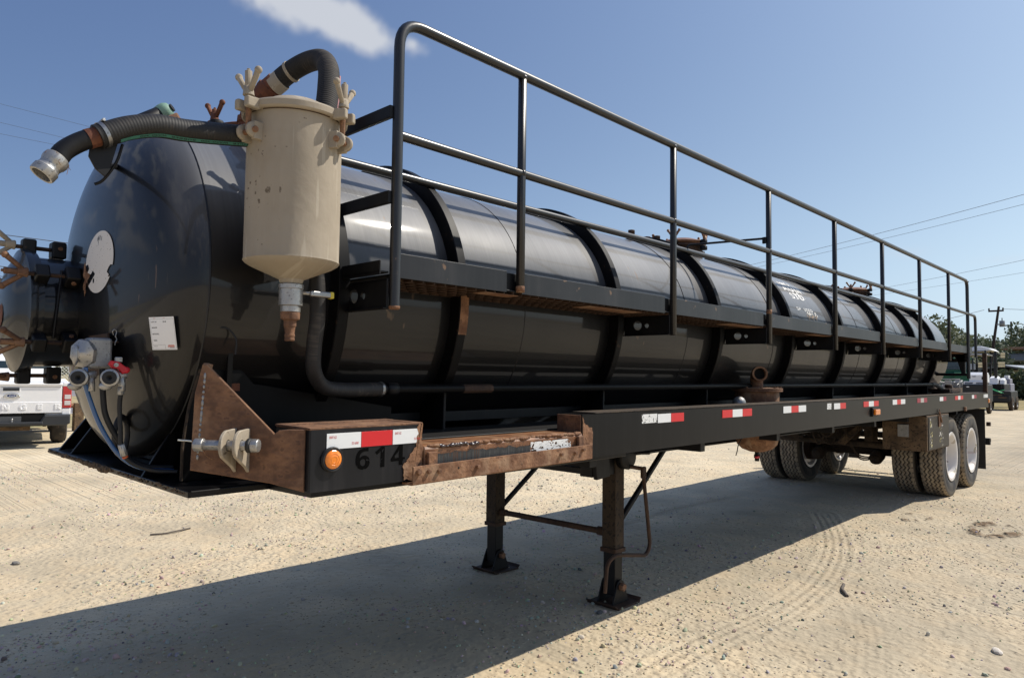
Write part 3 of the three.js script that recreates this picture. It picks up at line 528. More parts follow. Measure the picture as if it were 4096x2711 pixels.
// tan strainer canister: body with conical bottom, clamped lid, drain
{
  const cx = 1.312, cz = -2.4, r = 0.171, y0 = 1.9, y1 = 2.425;
  const body = T('strainer_canister', [lathe([[0, -0.075], [0.04, -0.075], [0.045, -0.06], [0.1, -0.036], [0.15, -0.014], [r - 0.004, -0.003], [r + 0.002, 0.004], [r, 0.012], [r, 0.25], [r, y1 - y0], [r - 0.01, y1 - y0], [0, y1 - y0]], V(cx, y0, cz), Y, 72, 25)], M.tan);
  T('canister_lid', lathe([[0, 0], [r + 0.014, 0.0], [r + 0.02, 0.006], [r + 0.02, 0.026], [r + 0.014, 0.033], [r - 0.01, 0.04], [r * 0.72, 0.058], [r * 0.6, 0.072], [r * 0.35, 0.086], [0, 0.092]], V(cx, y1 + 0.003, cz), Y, 72, 30), M.tan, body);
  T('lid_gasket', lathe([[r + 0.002, 0], [r + 0.004, 0.004]], V(cx, y1, cz), Y, 48), M.rustDark, body);
  for (const ang of [172, 62, 297]) {  // clamps: angle in plan, 0 = +x, 90 = towards +z
    const u = V(Math.cos(ang * R), 0, Math.sin(ang * R)), s = V(-u.z, 0, u.x), P = (e, y, k = 0) => V(cx, y, cz).addScaledVector(u, e).addScaledVector(s, k);
    for (const k of [-1, 1]) {
      T('lid_lug', bx(-0.03, 0.026, -0.02, 0.02, -0.013, 0.013, 0.009).rotateY(-ang * R).translate(...P(r + 0.034, y1 + 0.014, k * 0.028).toArray()), M.tan, body);
      T('lid_lug_arm', bx(-0.03, 0.03, -0.016, 0.018, -0.011, 0.011, 0.003).rotateY(-ang * R).translate(...P(r + 0.004, y1 + 0.016, k * 0.029).toArray()), M.tan, body);
      T('clevis', [cyl(P(r + 0.026, y1 - 0.08, k * 0.02), P(r + 0.026, y1 - 0.08, k * 0.036), 0.028, 20), bx(-0.03, 0.026, -0.032, 0.032, -0.01, 0.01, 0.003).rotateY(-ang * R).translate(...P(r + 0.002, y1 - 0.08, k * 0.029).toArray())], M.tan, body);
    }
    T('clevis_pin', cyl(P(r + 0.026, y1 - 0.08, -0.046), P(r + 0.026, y1 - 0.08, 0.046), 0.011, 12), M.rustLight, body);
    T('swing_bolt', cyl(P(r + 0.026, y1 - 0.08), P(r + 0.03, y1 + 0.05), 0.01, 10), M.rust, body);
    wingNut(body, P(r + 0.03, y1 + 0.05), V(u.x * 0.03, 1, u.z * 0.03), [M.tan], { side: s, spread: 0.058, h: 0.085 });
  }
  const dr = T('drain_valve', lathe([[0, 0], [0.022, 0], [0.022, -0.0], [0.024, 0.01], [0.036, 0.014], [0.036, 0.034], [0.043, 0.038], [0.043, 0.098], [0.046, 0.1], [0.046, 0.115], [0.036, 0.118], [0.036, 0.135], [0, 0.135]], V(cx, 1.706, cz), Y, 28, 25), M.alu, body);
  T('drain_nipple', lathe([[0, 0], [0.017, 0], [0.019, 0.004], [0.0175, 0.012], [0.0195, 0.02], [0.0175, 0.028], [0.02, 0.05], [0.023, 0.055], [0.023, 0.075], [0.034, 0.08], [0.036, 0.1], [0.034, 0.108], [0, 0.11]], V(cx, 1.612, cz), Y, 20, 25), M.rust, body);
  T('drain_lever', [cylN(cx + 0.04, 1.794, cz + 0.01, cx + 0.075, 1.794, cz + 0.01, 0.008, 8), bx(cx + 0.07, cx + 0.17, 1.783, 1.806, cz, cz + 0.022, 0.006)], M.steel, body);
  T('lever_grip', bx(cx + 0.155, cx + 0.172, 1.781, 1.808, cz - 0.002, cz + 0.024, 0.006), std({ color: srgb(196, 178, 60), roughness: 0.5 }), body);
}
// suction hose from the canister to the front coupling
{
  const P = [V(1.17, 2.353, -2.44), V(1.05, 2.335, -2.45), V(0.93, 2.318, -2.455), V(0.84, 2.31, -2.458), V(0.76, 2.283, -2.46), V(0.7, 2.25, -2.462), V(0.668, 2.231, -2.464)];
  const h = T('suction_hose', tubeGeo(P, 0.0382, 90, 24), M.rubber, trailer, { uv: true });
  const band = (p, d, r, w, m, par) => T('hose_clamp', lathe([[r - 0.004, 0], [r, 0], [r, w], [r - 0.004, w]], p, d, 28), m, par);
  band(V(1.148, 2.35, -2.442), V(1, 0.1, 0), 0.0402, 0.012, M.steel, h);
  band(V(0.68, 2.2385, -2.4635), V(1, 0.6, 0), 0.0402, 0.012, M.steel, h);
  T('clamp_screw', cylN(0.676, 2.28, -2.47, 0.679, 2.284, -2.44, 0.005, 8), M.steel, h);
  const txt = canvasTex(1024, 64, (x, w, k) => { x.fillStyle = '#3c7468'; x.fillRect(0, 0, w, k); x.fillStyle = '#10181a'; x.font = 'bold 46px sans-serif'; x.save(); x.translate(w, k); x.rotate(Math.PI); x.fillText('TIGER   WA50-300   RUBBER   WA50-300', 30, 49); x.restore(); });
  const c = new THREE.CatmullRomCurve3(P, false, 'centripetal'), pos = [], uv = [], idx = [], n = 60;
  for (let i = 0; i <= n; i++) { const t = mixn(0.03, 0.9, i / n), p = c.getPointAt(t), d = c.getTangentAt(t), up = Y.clone().addScaledVector(d, -d.y).normalize(), sd = d.clone().cross(up); if (sd.z < 0) sd.negate(); for (const [j, a] of [-74, -62, -52].entries()) { const q = p.clone().addScaledVector(up, 0.0392 * Math.sin(a * R)).addScaledVector(sd, 0.0392 * Math.cos(a * R)); pos.push(q.x, q.y, q.z); uv.push(1 - i / n, j / 2); } }
  for (let i = 0; i < n; i++) for (let j = 0; j < 2; j++) { const a = i * 3 + j, b = a + 3; idx.push(a, b, a + 1, a + 1, b, b + 1); }
  const g = new THREE.BufferGeometry(); g.setAttribute('position', new THREE.Float32BufferAttribute(pos, 3)); g.setAttribute('uv', new THREE.Float32BufferAttribute(uv, 2)); g.setIndex(idx); g.computeVertexNormals();
  T('hose_stripe', g, std({ map: txt, roughness: 0.7, side: THREE.DoubleSide }), h, { uv: true });
  const el = T('elbow_pipe', tubeGeo([V(0.68, 2.238, -2.463), V(0.65, 2.222, -2.466), V(0.612, 2.196, -2.47), V(0.58, 2.165, -2.472), V(0.566, 2.14, -2.472)], 0.0295, 40, 22), M.black);
  T('rust_band', tubeGeo([V(0.672, 2.234, -2.4635), V(0.642, 2.217, -2.4665)], 0.0308, 6, 22), M.rustRed, el);
  const d = V(0.528, 2.085, -2.47).sub(V(0.566, 2.14, -2.472)).normalize();
  T('cam_coupling', [lathe([[0.03, -0.005], [0.036, 0], [0.0375, 0.012], [0.036, 0.022], [0.033, 0.028], [0.031, 0.036], [0.033, 0.046], [0.0365, 0.05], [0.0365, 0.07], [0.0345, 0.074], [0.0275, 0.074], [0.0265, 0.02], [0, 0.02]], V(0.566, 2.14, -2.472), d, 36, 30)], M.alu, el);
  T('coupling_bore', lathe([[0, 0.024], [0.0262, 0.024]], V(0.566, 2.14, -2.472), d, 20), M.rustDark, el);
  // tape fluff and torn threads round the coupling
  const r = rng(77), th = [];
  for (let i = 0; i < 26; i++) { const a = r() * 6.28, p = V(0.566, 2.14, -2.472).addScaledVector(V(0.8, -0.55, 0.1), 0.034 * Math.cos(a)).addScaledVector(V(0, 0.05, 1), 0.034 * Math.sin(a)), q = p.clone().add(V((r() - 0.5) * 0.03, -0.005 - r() * 0.03, (r() - 0.5) * 0.02)), m = p.clone().lerp(q, 0.5).add(V((r() - 0.5) * 0.014, 0.004, (r() - 0.5) * 0.01)); th.push(tubeGeo([p, m, q], 0.0007, 5, 4, false)); }
  T('loose_threads', th, M.rustLight, el);
  T('hose_bracket', [prism([[0.69, 2.225], [0.655, 2.205], [0.652, 2.17], [0.672, 2.135], [0.7, 2.115], [0.712, 2.135], [0.735, 2.235]], 'z', -2.492, -2.484, { bevel: 0.001 }), cylN(0.7, 2.155, -2.488, 0.925, 2.33, -3.15, 0.012, 8)], M.black);
  T('bent_rod', tubeGeo([V(0.752, 2.235, -2.5), V(0.735, 2.17, -2.5), V(0.7, 2.105, -2.52), V(0.684, 2.095, -2.53)], 0.005, 20, 6), M.black);
}
// vent hose arching from a rusty elbow on the tank top down to the back of the canister
{
  const el = T('vent_elbow', [tubeGeo([V(1.47, 2.56, -3.12), V(1.475, 2.68, -3.11), V(1.495, 2.76, -3.06), V(1.535, 2.825, -2.985)], 0.05, 40, 22), lathe([[0.05, 0], [0.058, 0.004], [0.058, 0.03], [0.05, 0.034]], V(1.472, 2.64, -3.115), V(0.06, 1, 0.08), 24), lathe([[0.05, 0], [0.059, 0.004], [0.059, 0.028], [0.05, 0.032]], V(1.487, 2.735, -3.08), V(0.3, 1, 0.5), 24), lathe([[0.05, -0.02], [0.056, 0], [0.056, 0.02], [0.05, 0.024]], V(1.51, 2.785, -3.03), V(0.5, 1, 0.9), 24)], M.rustRed);
  const H = [V(1.52, 2.80, -3.01), V(1.56, 2.86, -2.93), V(1.6, 2.895, -2.83), V(1.615, 2.88, -2.735), V(1.605, 2.815, -2.665), V(1.58, 2.72, -2.62), V(1.555, 2.62, -2.59), V(1.525, 2.52, -2.57), V(1.46, 2.44, -2.54), V(1.4, 2.4, -2.5)];
  const h = T('vent_hose', tubeGeo(H, 0.0455, 110, 26), M.wrap, trailer, { uv: true });
  const dd = V(0.55, 0.75, 0.85).normalize();
  T('duct_tape', lathe([[0.044, 0], [0.0485, 0.002], [0.0485, 0.05], [0.046, 0.053]], V(1.524, 2.806, -3.0), V(0.45, 0.62, 0.9), 24), M.tan, h);
  T('hose_clamp', lathe([[0.046, 0], [0.0495, 0], [0.0495, 0.014], [0.046, 0.014]], V(1.563, 2.862, -2.926), V(0.4, 0.45, 0.95), 24), M.tan, h);
  const c = new THREE.CatmullRomCurve3(H, false, 'centripetal'), st = [];
  for (const [t0, t1] of [[0.5, 0.62], [0.64, 0.74]]) { const pts = []; for (let i = 0; i <= 8; i++) { const p = c.getPointAt(mixn(t0, t1, i / 8)); pts.push(p.add(V(0.04, 0.004, 0.0205))); } st.push(tubeGeo(pts, 0.006, 12, 6)); }
  T('hose_label', st, std({ color: srgb(168, 112, 116), roughness: 0.7 }), h);
}
// lower hose behind the canister and the long pipe along the foot of the tank
{
  const H = [V(1.45, 2.02, -2.5), V(1.475, 1.9, -2.5), V(1.485, 1.72, -2.5), V(1.485, 1.6, -2.52), V(1.5, 1.5, -2.54), V(1.56, 1.44, -2.57), V(1.66, 1.424, -2.585), V(1.78, 1.424, -2.595), V(1.88, 1.425, -2.6)];
  const h = T('lower_hose', tubeGeo(H, 0.031, 100, 22), M.hose, trailer, { uv: true });
  T('hose_clamp', lathe([[0.03, 0], [0.0335, 0], [0.0335, 0.012], [0.03, 0.012]], V(1.862, 1.425, -2.6), V(1, 0, 0), 24), M.steel, h);
  const p = T('foot_pipe', pipe([V(1.87, 1.425, -2.6), V(11.35, 1.423, -2.6)], 0.05, 0.022, 16), M.rib);
  T('pipe_coupling', [cylN(1.9, 1.425, -2.6, 1.96, 1.425, -2.6, 0.029, 16), cylN(9.95, 1.423, -2.6, 10.0, 1.423, -2.6, 0.028, 14)], M.black, p);
  T('rust_patch', lathe([[0.0228, 0], [0.0228, 0.2]], V(2.36, 1.424, -2.6), V(1, 0, 0), 18), M.rustDark, p);
  T('rear_hose', tubeGeo([V(11.3, 1.423, -2.6), V(11.5, 1.42, -2.6), V(11.8, 1.37, -2.6), V(12.15, 1.335, -2.62), V(12.5, 1.33, -2.7)], 0.028, 50, 14), M.hose, trailer, { uv: true });
}
// railing and walkway
{
  const PX = [1.684, 2.414, 3.79, 5.169, 6.561, 7.944, 9.37, 10.787, 11.913], ZR = -2.262, r = 0.0205;
  const top = T('railing', pipe([V(PX[0], 1.752, ZR), V(PX[0], 2.929, ZR), V(PX[8], 2.929, ZR), V(PX[8], 1.51, ZR)], 0.12, 0.0222, 18), M.rail);
  T('railing_post', cylN(PX[1], 1.886, ZR, PX[1], 2.915, ZR, r, 16), M.rail, top);
  for (let i = 2; i < 8; i++) T('railing_post', cylN(PX[i], 1.748, ZR, PX[i], 2.915, ZR, r, 16), M.rail, top);
  T('mid_rail', pipe([V(PX[0] + 0.01, 2.452, ZR), V(12.42, 2.452, ZR), V(12.42, 1.83, ZR)], 0.1, 0.0195, 16), M.rail, top);
  const welds = []; for (const x of PX.slice(1)) welds.push(ball(x, 2.452, ZR, 0.026, 0.8, 0.95, 1, 10), ball(x, 2.918, ZR, 0.025, 1, 0.7, 1, 10));
  T('weld_beads', welds, M.rail, top);
  T('railing_brace', bx(1.645, 1.665, 2.515, 2.567, -2.95, -2.264), M.black, top); T('railing_brace', bx(1.645, 1.665, 2.17, 2.222, -2.7, -2.264), M.black, top);
  T('bare_metal', [cylN(PX[0], 1.75, ZR, PX[0], 1.765, ZR, r + 0.0022, 14)], M.rustLight, top);
  T('bare_metal', cylN(PX[1], 1.884, ZR, PX[1], 1.915, ZR, r + 0.001, 14), M.rustLight, top); T('bare_metal', cylN(PX[3], 1.975, ZR, PX[3], 2.01, ZR, r + 0.001, 14), M.rust, top);
  T('stay_rod', [pipe([V(4.88, 2.49, -2.8), V(4.9, 2.525, -2.78), V(5.16, 2.552, -2.28)], 0.01, 0.0085, 8), bx(5.135, 5.152, 2.51, 2.56, -2.3, -2.27)], M.black, top);
  T('rail_hook', bx(9.325, 9.35, 2.45, 2.48, -2.3, -2.265), M.black, top);
  // walkway
  const ZK = -2.268, walk = T('walkway', [bx(1.67, 12.25, 1.884, 1.892, -2.64, ZK - 0.004)], M.black);
  for (let i = 0; i < 8; i++) T('kick_plate', bx(PX[i] + 0.018, i < 7 ? PX[i + 1] - 0.085 : 12.2, 1.878, 1.978, ZK - 0.006, ZK, 0.002), M.kick, walk);
  for (let i = 1; i < 9; i++) T('kick_recess', bx(PX[i] - 0.083, PX[i] + 0.016, 1.88, 1.974, ZK - 0.03, ZK - 0.022, 0.002), M.black, walk);
  // expanded grating: crossing bars under the plate, rusty
  const bars = []; for (let x = 1.72; x < 12.2; x += 0.06) bars.push(new THREE.BoxGeometry(0.006, 0.012, 0.36).translate(x, 1.877, -2.455)); for (const z of [-2.33, -2.4, -2.47, -2.54, -2.6]) bars.push(new THREE.BoxGeometry(10.5, 0.014, 0.006).translate(6.96, 1.8785, z));
  T('grating', bars, M.rustDark, walk);
  for (const [a, b, c, d] of [[2.2, 2.42, -2.36, -2.28], [3.0, 3.5, -2.42, -2.3], [4.6, 5.1, -2.4, -2.28], [6.1, 6.5, -2.36, -2.28], [7.4, 7.9, -2.42, -2.3], [8.8, 9.3, -2.4, -2.29], [10.0, 10.7, -2.45, -2.3], [11.1, 11.8, -2.42, -2.3]]) T('rust_patch', bx(a, b, 1.868, 1.871, c, d, 0.001), M.rustLight, walk);
  for (let i = 0; i < 9; i++) if (i !== 1) {
    const x = PX[i] - 0.028, b = T('walkway_bracket', [prism([[-2.268, 1.755], [-2.268, 1.872], [-2.6, 1.872], [-2.6, 1.755]], 'x', x - 0.005, x + 0.005, { holes: [[-2.5, 1.815, 0.03], [-2.432, 1.812, 0.015]] }), bx(x - 0.005, x + 0.03, 1.862, 1.87, -2.6, -2.27), bx(x - 0.02, x + 0.01, 1.75, 1.756, -2.6, -2.27)], M.black, trailer);
    if (!i) T('bracket_angle', [bx(x - 0.04, x + 0.004, 1.892, 1.9, -2.62, -2.27), bx(x - 0.04, x - 0.034, 1.884, 1.94, -2.62, -2.27)], M.black, b);
  }
  // step at the rear end
  T('rear_step', [bx(11.86, 11.94, 1.55, 1.59, -2.98, -2.27), prism([[-2.98, 1.56], [-2.92, 1.86], [-2.84, 1.86], [-2.94, 1.56]], 'x', 11.88, 11.93), prism([[-2.3, 1.56], [-2.3, 1.86], [-2.42, 1.86], [-2.34, 1.56]], 'x', 11.88, 11.93)], M.black);
}
// frame
{
  const zn = -2.17, zi = -2.334;
  const rail = T('side_rail', prism([[zn, 1.085], [zn, 1.301], [zi, 1.301], [zi, 1.293], [zn - 0.01, 1.293], [zn - 0.01, 1.093], [zi, 1.093], [zi, 1.085]], 'x', 2.777, 12.737, { bevel: 0.002 }), M.frame);
  T('rail_deck', bx(2.9, 12.7, 1.302, 1.308, zi, zn - 0.012, 0.002), M.mudDark, rail);
  T('rail_end_cap', bx(2.772, 2.79, 1.097, 1.299, zi + 0.004, zn - 0.006), M.rust, rail);
  // ragged rust patch where the notch was cut and welded
  const jag = (seed, pts) => { const r = rng(seed), o = []; for (let i = 0; i < pts.length; i++) { const a = pts[i], b = pts[(i + 1) % pts.length], n = 6; for (let k = 0; k < n; k++) o.push([mixn(a[0], b[0], k / n) + (k ? (r() - 0.5) * 0.012 : 0), mixn(a[1], b[1], k / n) + (k ? (r() - 0.5) * 0.012 : 0)]); } return o; };
  T('rust_patch', prism(jag(3, [[2.778, 1.09], [2.845, 1.09], [2.86, 1.15], [2.855, 1.235], [2.80, 1.25], [2.778, 1.29]]), 'z', zn + 0.0005, zn + 0.003, { bevel: 0 }), M.rustLight, rail);
  const far = T('side_rail', bx(1.25, 12.737, 1.085, 1.301, -4.49, -4.33), M.frame);
  // tape strips
  const WT = M.whiteTape, RT = M.redTape, strip = (par, x0, x1, y0, y1, m, z = zn + 0.0015) => T('reflective_tape', bx(x0, x1, y0, y1, z - 0.001, z + 0.001, 0.0003), m, par);
  const S = [[3.468, 3.608, WT], [3.612, 3.755, RT], [4.238, 4.378, RT], [4.381, 4.523, WT], [4.526, 4.667, RT], [5.194, 5.338, WT], [5.341, 5.476, RT], [5.479, 5.626, WT], [6.238, 6.385, WT], [6.388, 6.526, RT], [6.999, 7.148, RT], [7.151, 7.295, WT], [7.298, 7.444, RT], [7.9, 8.049, WT], [8.052, 8.184, RT], [8.187, 8.343, WT], [8.81, 8.95, M.oldRed], [8.953, 9.088, M.oldWhite], [9.091, 9.225, M.oldRed], [9.804, 9.976, WT], [9.979, 10.129, M.oldRed], [10.594, 10.761, RT], [10.764, 10.896, WT], [10.899, 11.049, RT], [11.589, 11.732, WT], [11.735, 11.889, M.oldRed], [12.388, 12.45, WT], [12.47, 12.69, WT]];
  for (const [a, b, m] of S) strip(rail, a, b, 1.2325, 1.2825, m);
  const worn = (w, h, seed, n) => canvasTex(w, h, (x) => { x.clearRect(0, 0, w, h); x.fillStyle = '#dfe0de'; x.fillRect(0, 0, w, h); const r = rng(seed); x.globalCompositeOperation = 'destination-out'; for (let i = 0; i < n; i++) { x.beginPath(); const e = r() < 0.5 ? r() * w : (r() < 0.5 ? r() * 20 : w - r() * 20); x.ellipse(e, r() * h, 2 + r() * 12, 1 + r() * 7, r() * 3, 0, 7); x.fill(); } x.globalCompositeOperation = 'source-over'; x.strokeStyle = 'rgba(40,40,44,.6)'; for (let i = 0; i < n; i++) { x.lineWidth = 0.5 + r() * 2; const a = r() * w, b = r() * h; x.beginPath(); x.moveTo(a, b); x.lineTo(a + (r() - 0.5) * 40, b + (r() - 0.5) * 24); x.stroke(); } });
  const quad = (x0, x1, y0, y1, z) => { const g = new THREE.PlaneGeometry(x1 - x0, y1 - y0); g.translate((x0 + x1) / 2, (y0 + y1) / 2, z); return g; };
  const wornMat = (s, n) => std({ map: worn(256, 84, s, n), alphaTest: 0.5, roughness: 0.5, side: THREE.DoubleSide });
  T('worn_tape', quad(3.307, 3.462, 1.236, 1.286, zn + 0.0015), wornMat(21, 26), rail, { uv: true });
  T('worn_tape', quad(6.077, 6.178, 1.236, 1.285, zn + 0.0015), wornMat(22, 34), rail, { uv: true });
  // side marker lamp, rear corner lamp, bits hanging off the rail
  const lamp = T('marker_lamp', bx(7.215, 7.385, 1.136, 1.222, zn, zn + 0.018), M.black, rail); T('marker_lens', bx(7.235, 7.37, 1.152, 1.206, zn + 0.016, zn + 0.04, 0.01), M.amber, lamp);
  T('corner_lamp', [bx(12.72, 12.79, 1.15, 1.215, zn - 0.03, zn + 0.012, 0.012)], M.amber, rail);
  T('hanging_bracket', [bx(11.1, 11.17, 1.075, 1.13, zn, zn + 0.022)], M.rust, rail);
  T('chain', [0, 1, 2, 3, 4].map((i) => new THREE.TorusGeometry(0.014, 0.0045, 6, 12).scale(0.7, 1.3, 1).rotateY(i % 2 ? 1.4 : 0.2).translate(9.74 + i * 0.012, 1.118 - i * 0.03, zn + 0.012)), M.rust, rail);
  // front corner box with the number
  const box = T('corner_box', prism([[zn, 1.085], [zn, 1.301], [-2.41, 1.301], [-2.41, 1.085]], 'x', 1.272, 1.765, { bevel: 0.005 }), phys({ map: frameTex, color: new THREE.Color(0.62, 0.64, 0.72), roughness: 0.4, specularIntensity: 0.6 }));
  T('box_top', bx(1.285, 1.75, 1.298, 1.304, -2.39, zn - 0.02, 0.001), M.rust, box);
  T('box_rim', [bx(1.27, 1.765, 1.298, 1.306, zn - 0.03, zn + 0.001), bx(1.27, 1.765, 1.3, 1.308, -2.412, -2.36), bx(1.268, 1.29, 1.298, 1.3075, -2.4, zn - 0.012), bx(1.735, 1.768, 1.298, 1.3065, -2.4, zn - 0.01)], M.rust, box);
  for (const [a, b, m] of [[1.337, 1.478, WT], [1.48, 1.618, RT], [1.62, 1.757, WT]]) strip(box, a, b, 1.2285, 1.2835, m);
  const mk = canvasTex(256, 64, (x, w, h) => { x.clearRect(0, 0, w, h); x.fillStyle = '#c23a3a'; x.font = 'bold 15px sans-serif'; x.fillText('DOT-C2', 18, 20); x.save(); x.translate(240, 50); x.rotate(Math.PI); x.fillText('DOT-C2', 0, 10); x.restore(); });
  for (const a of [1.337, 1.62]) T('tape_print', quad(a, a + 0.139, 1.229, 1.283, zn + 0.0034), std({ map: mk, alphaTest: 0.5, side: THREE.DoubleSide }), box, { uv: true });
  const lb = T('marker_lamp', [lathe([[0, 0], [0.043, 0], [0.044, 0.006], [0.04, 0.014], [0.033, 0.012], [0, 0.01]], V(1.3585, 1.194, zn), V(0, 0, 1), 36, 30)], M.blackRubber, box);
  T('marker_lens', lathe([[0.033, 0.008], [0.0325, 0.014], [0.028, 0.018], [0.02, 0.02], [0.019, 0.0188], [0.011, 0.0212], [0.01, 0.02], [0, 0.022]], V(1.3585, 1.194, zn), V(0, 0, 1), 36, 35), M.amber, lb);
  const num = canvasTex(512, 200, (x, w, h) => { x.clearRect(0, 0, w, h); x.fillStyle = '#040404'; x.font = 'bold 226px sans-serif'; x.save(); x.scale(1.12, 1); x.fillText('6', 10, 184); x.fillText('1', 158, 182); x.fillText('4', 300, 180); x.restore(); const r = rng(4); x.globalCompositeOperation = 'destination-out'; for (let i = 0; i < 22; i++) { x.beginPath(); x.ellipse(r() * w, 40 + r() * 150, 2 + r() * 14, 2 + r() * 5, r() * 3, 0, 7); x.fill(); } });
  T('number_decal', quad(1.448, 1.7, 1.14, 1.234, zn + 0.0012), phys({ map: num, alphaTest: 0.5, roughness: 0.9, specularIntensity: 0.15, side: THREE.DoubleSide }), box, { uv: true });
  T('rust_patch', prism(jag(13, [[1.764, 1.09], [1.675, 1.09], [1.672, 1.15], [1.70, 1.175], [1.735, 1.215], [1.74, 1.295], [1.764, 1.3]]), 'z', zn + 0.0005, zn + 0.003, { bevel: 0 }), M.rustLight, box);
  // notched section between: lower rusty beam, worn paint, bolted angle iron
  const notch = T('notch_beam', prism([[-2.16, 1.09], [-2.16, 1.2], [-2.166, 1.21], [-2.182, 1.215], [-2.7, 1.214], [-2.7, 1.09]], 'x', 1.768, 2.77, { bevel: 0.004 }), M.rustTop);
  const wear = canvasTex(1024, 128, (x, w, h) => {
    x.clearRect(0, 0, w, h); const r = rng(31), g = (i) => fbm(i / w, 0.3, 12, 4, 55);
    for (let i = 0; i < w; i++) { const t = 4 + 26 * g(i) + 10 * g(i * 7 % w), k = 30 + 24 * fbm(i / w, 0.7, 90, 3, 58); x.fillStyle = `rgb(${k | 0},${k * 1.02 | 0},${k * 1.05 | 0})`; x.fillRect(i, t, 1, h - t); if (r() < 0.35) { const q = 70 + r() * 70; x.fillStyle = `rgba(${q | 0},${q * 0.97 | 0},${q * 0.92 | 0},.6)`; x.fillRect(i, t + r() * 20, 1 + r() * 3, r() * 70); } }
    x.fillStyle = 'rgba(74,44,26,.95)'; for (let i = 0; i < 16; i++) { const a = 60 + r() * 380; x.fillRect(a, 20, 2 + r() * 9, 20 + r() * 70); }
  });
  T('worn_paint', quad(1.83, 2.38, 1.1, 1.196, -2.1565), std({ map: wear, alphaTest: 0.5, roughness: 0.5, side: THREE.DoubleSide }), notch, { uv: true });
  T('worn_tape', quad(2.382, 2.67, 1.145, 1.192, -2.1555), wornMat(23, 60), notch, { uv: true });
  const lumps = [], lr = rng(8); for (let i = 0; i < 90; i++) lumps.push(ball(1.8 + lr() * 0.95, 1.209 + lr() * 0.006, -2.163 - lr() * 0.012, 0.006 + lr() * 0.009, 1.8, 0.6, 0.8, 7));
  T('rust_scale', lumps, M.rustLight, notch);
  const tar = []; for (let i = 0; i < 40; i++) tar.push(ball(1.85 + lr() * 0.2, 1.205 + lr() * 0.008, -2.156 - lr() * 0.01, 0.004 + lr() * 0.008, 1.6, 0.7, 0.6, 7));
  T('tar_drip', tar, phys({ color: srgb(48, 28, 26), roughness: 0.2, clearcoat: 1 }), notch);
  T('end_block', bx(1.775, 1.822, 1.1, 1.19, -2.158, -2.142), M.rustLight, notch); T('end_block', bx(2.715, 2.755, 1.11, 1.2, -2.158, -2.14), M.rust, notch);
  const ang = T('angle_iron', [prism([[1.69, 1.074], [1.69, 1.1425], [2.81, 1.157], [2.81, 1.087]], 'z', -2.137, -2.129), prism([[1.69, 1.07], [1.69, 1.078], [2.81, 1.091], [2.81, 1.083]], 'z', -2.2, -2.137)], M.rustLight, trailer);
  for (const [x, y] of [[1.714, 1.122], [1.763, 1.119], [1.816, 1.117], [2.024, 1.117], [2.563, 1.126], [2.67, 1.126], [2.73, 1.137]]) T('bolt', hexBolt(V(x, y, -2.13), V(0, 0, 1), x < 1.75 ? 0.012 : 0.009, 0.014), M.rust, ang);
  T('bolt_hole', lathe([[0, 0], [0.005, 0]], V(1.921, 1.119, -2.1285), V(0, 0, 1), 12), M.void, ang);
  // inner frame
  T('main_beam', [bx(1.4, 12.7, 1.19, 1.205, -2.86, -2.7), bx(2.6, 12.7, 0.96, 0.975, -2.86, -2.7), prism([[1.9, 1.08], [2.6, 0.965], [12.7, 0.965], [12.7, 1.2], [1.9, 1.2]], 'z', -2.785, -2.775)], M.black);
  T('main_beam', [bx(1.4, 12.7, 1.19, 1.205, -3.97, -3.81), bx(2.6, 12.7, 0.96, 0.975, -3.97, -3.81), prism([[1.9, 1.08], [2.6, 0.965], [12.7, 0.965], [12.7, 1.2], [1.9, 1.2]], 'z', -3.895, -3.885)], M.black);
  for (let i = 0; i < 9; i++) T('crossmember', bx(3.05 + i * 1.2, 3.11 + i * 1.2, 1.0, 1.08, -4.34, -2.33), M.black);
  const dots = tex(256, (u, v) => { const a = (u * 8) % 1 - 0.5, b = (v * 4) % 1 - 0.5; return Math.hypot(a, b) < 0.16 ? [4, 4, 4] : [26, 25, 25]; }, { m: 0.24, mv: 0.24 });
  T('deck_plate', bx(1.78, 12.65, 1.216, 1.222, -2.74, -2.345), std({ map: dots, roughness: 0.5 }));
  T('foot_sill', bx(1.3, 12.3, 1.245, 1.3, -2.86, -2.82), M.black);
  for (const x of [2.3, 3.62, 4.95, 6.29, 7.62, 8.97, 10.33, 11.35]) { T('tank_saddle', prism([[-2.66, 1.2], [-2.655, 1.44], [-2.75, 1.38], [-2.86, 1.27], [-2.9, 1.2]], 'x', x - 0.008, x + 0.008), M.black); T('tank_saddle', prism([[-4.0, 1.2], [-4.005, 1.44], [-3.91, 1.38], [-3.8, 1.27], [-3.76, 1.2]], 'x', x - 0.008, x + 0.008), M.black); }
  // nose: coupler plate with a dusty torn lip, gussets, side plates and the rusty corner plate
  const nose = T('coupler_plate', prism([[0.995, -4.28], [0.99, -2.472], [1.28, -2.468], [1.3, -2.2], [3.2, -2.2], [3.2, -4.46], [1.3, -4.46]], 'y', 1.062, 1.085), M.frame);
  T('kingpin', lathe([[0, -0.09], [0.045, -0.09], [0.045, -0.06], [0.036, -0.056], [0.036, -0.02], [0.05, 0], [0, 0]], V(1.9, 1.062, -3.33), Y, 24), M.steel, nose);
  const lip = [], r = rng(12); for (let i = 0; i < 220; i++) { const z = -4.26 + i / 220 * 1.78, q = fbm3(z * 5, 3, 71, 3); lip.push(ball(0.992 + (r() - 0.5) * 0.008, 1.076 + (r() - 0.5) * 0.01 - 0.006 * sm(0.5, 0.8, q), z, 0.004 + 0.012 * sm(0.35, 0.8, q) * (0.6 + 0.6 * r()), 0.6, 0.6 + r() * 0.5, 1.8, 7)); }
  T('mud_crust', lip, M.mud, nose);
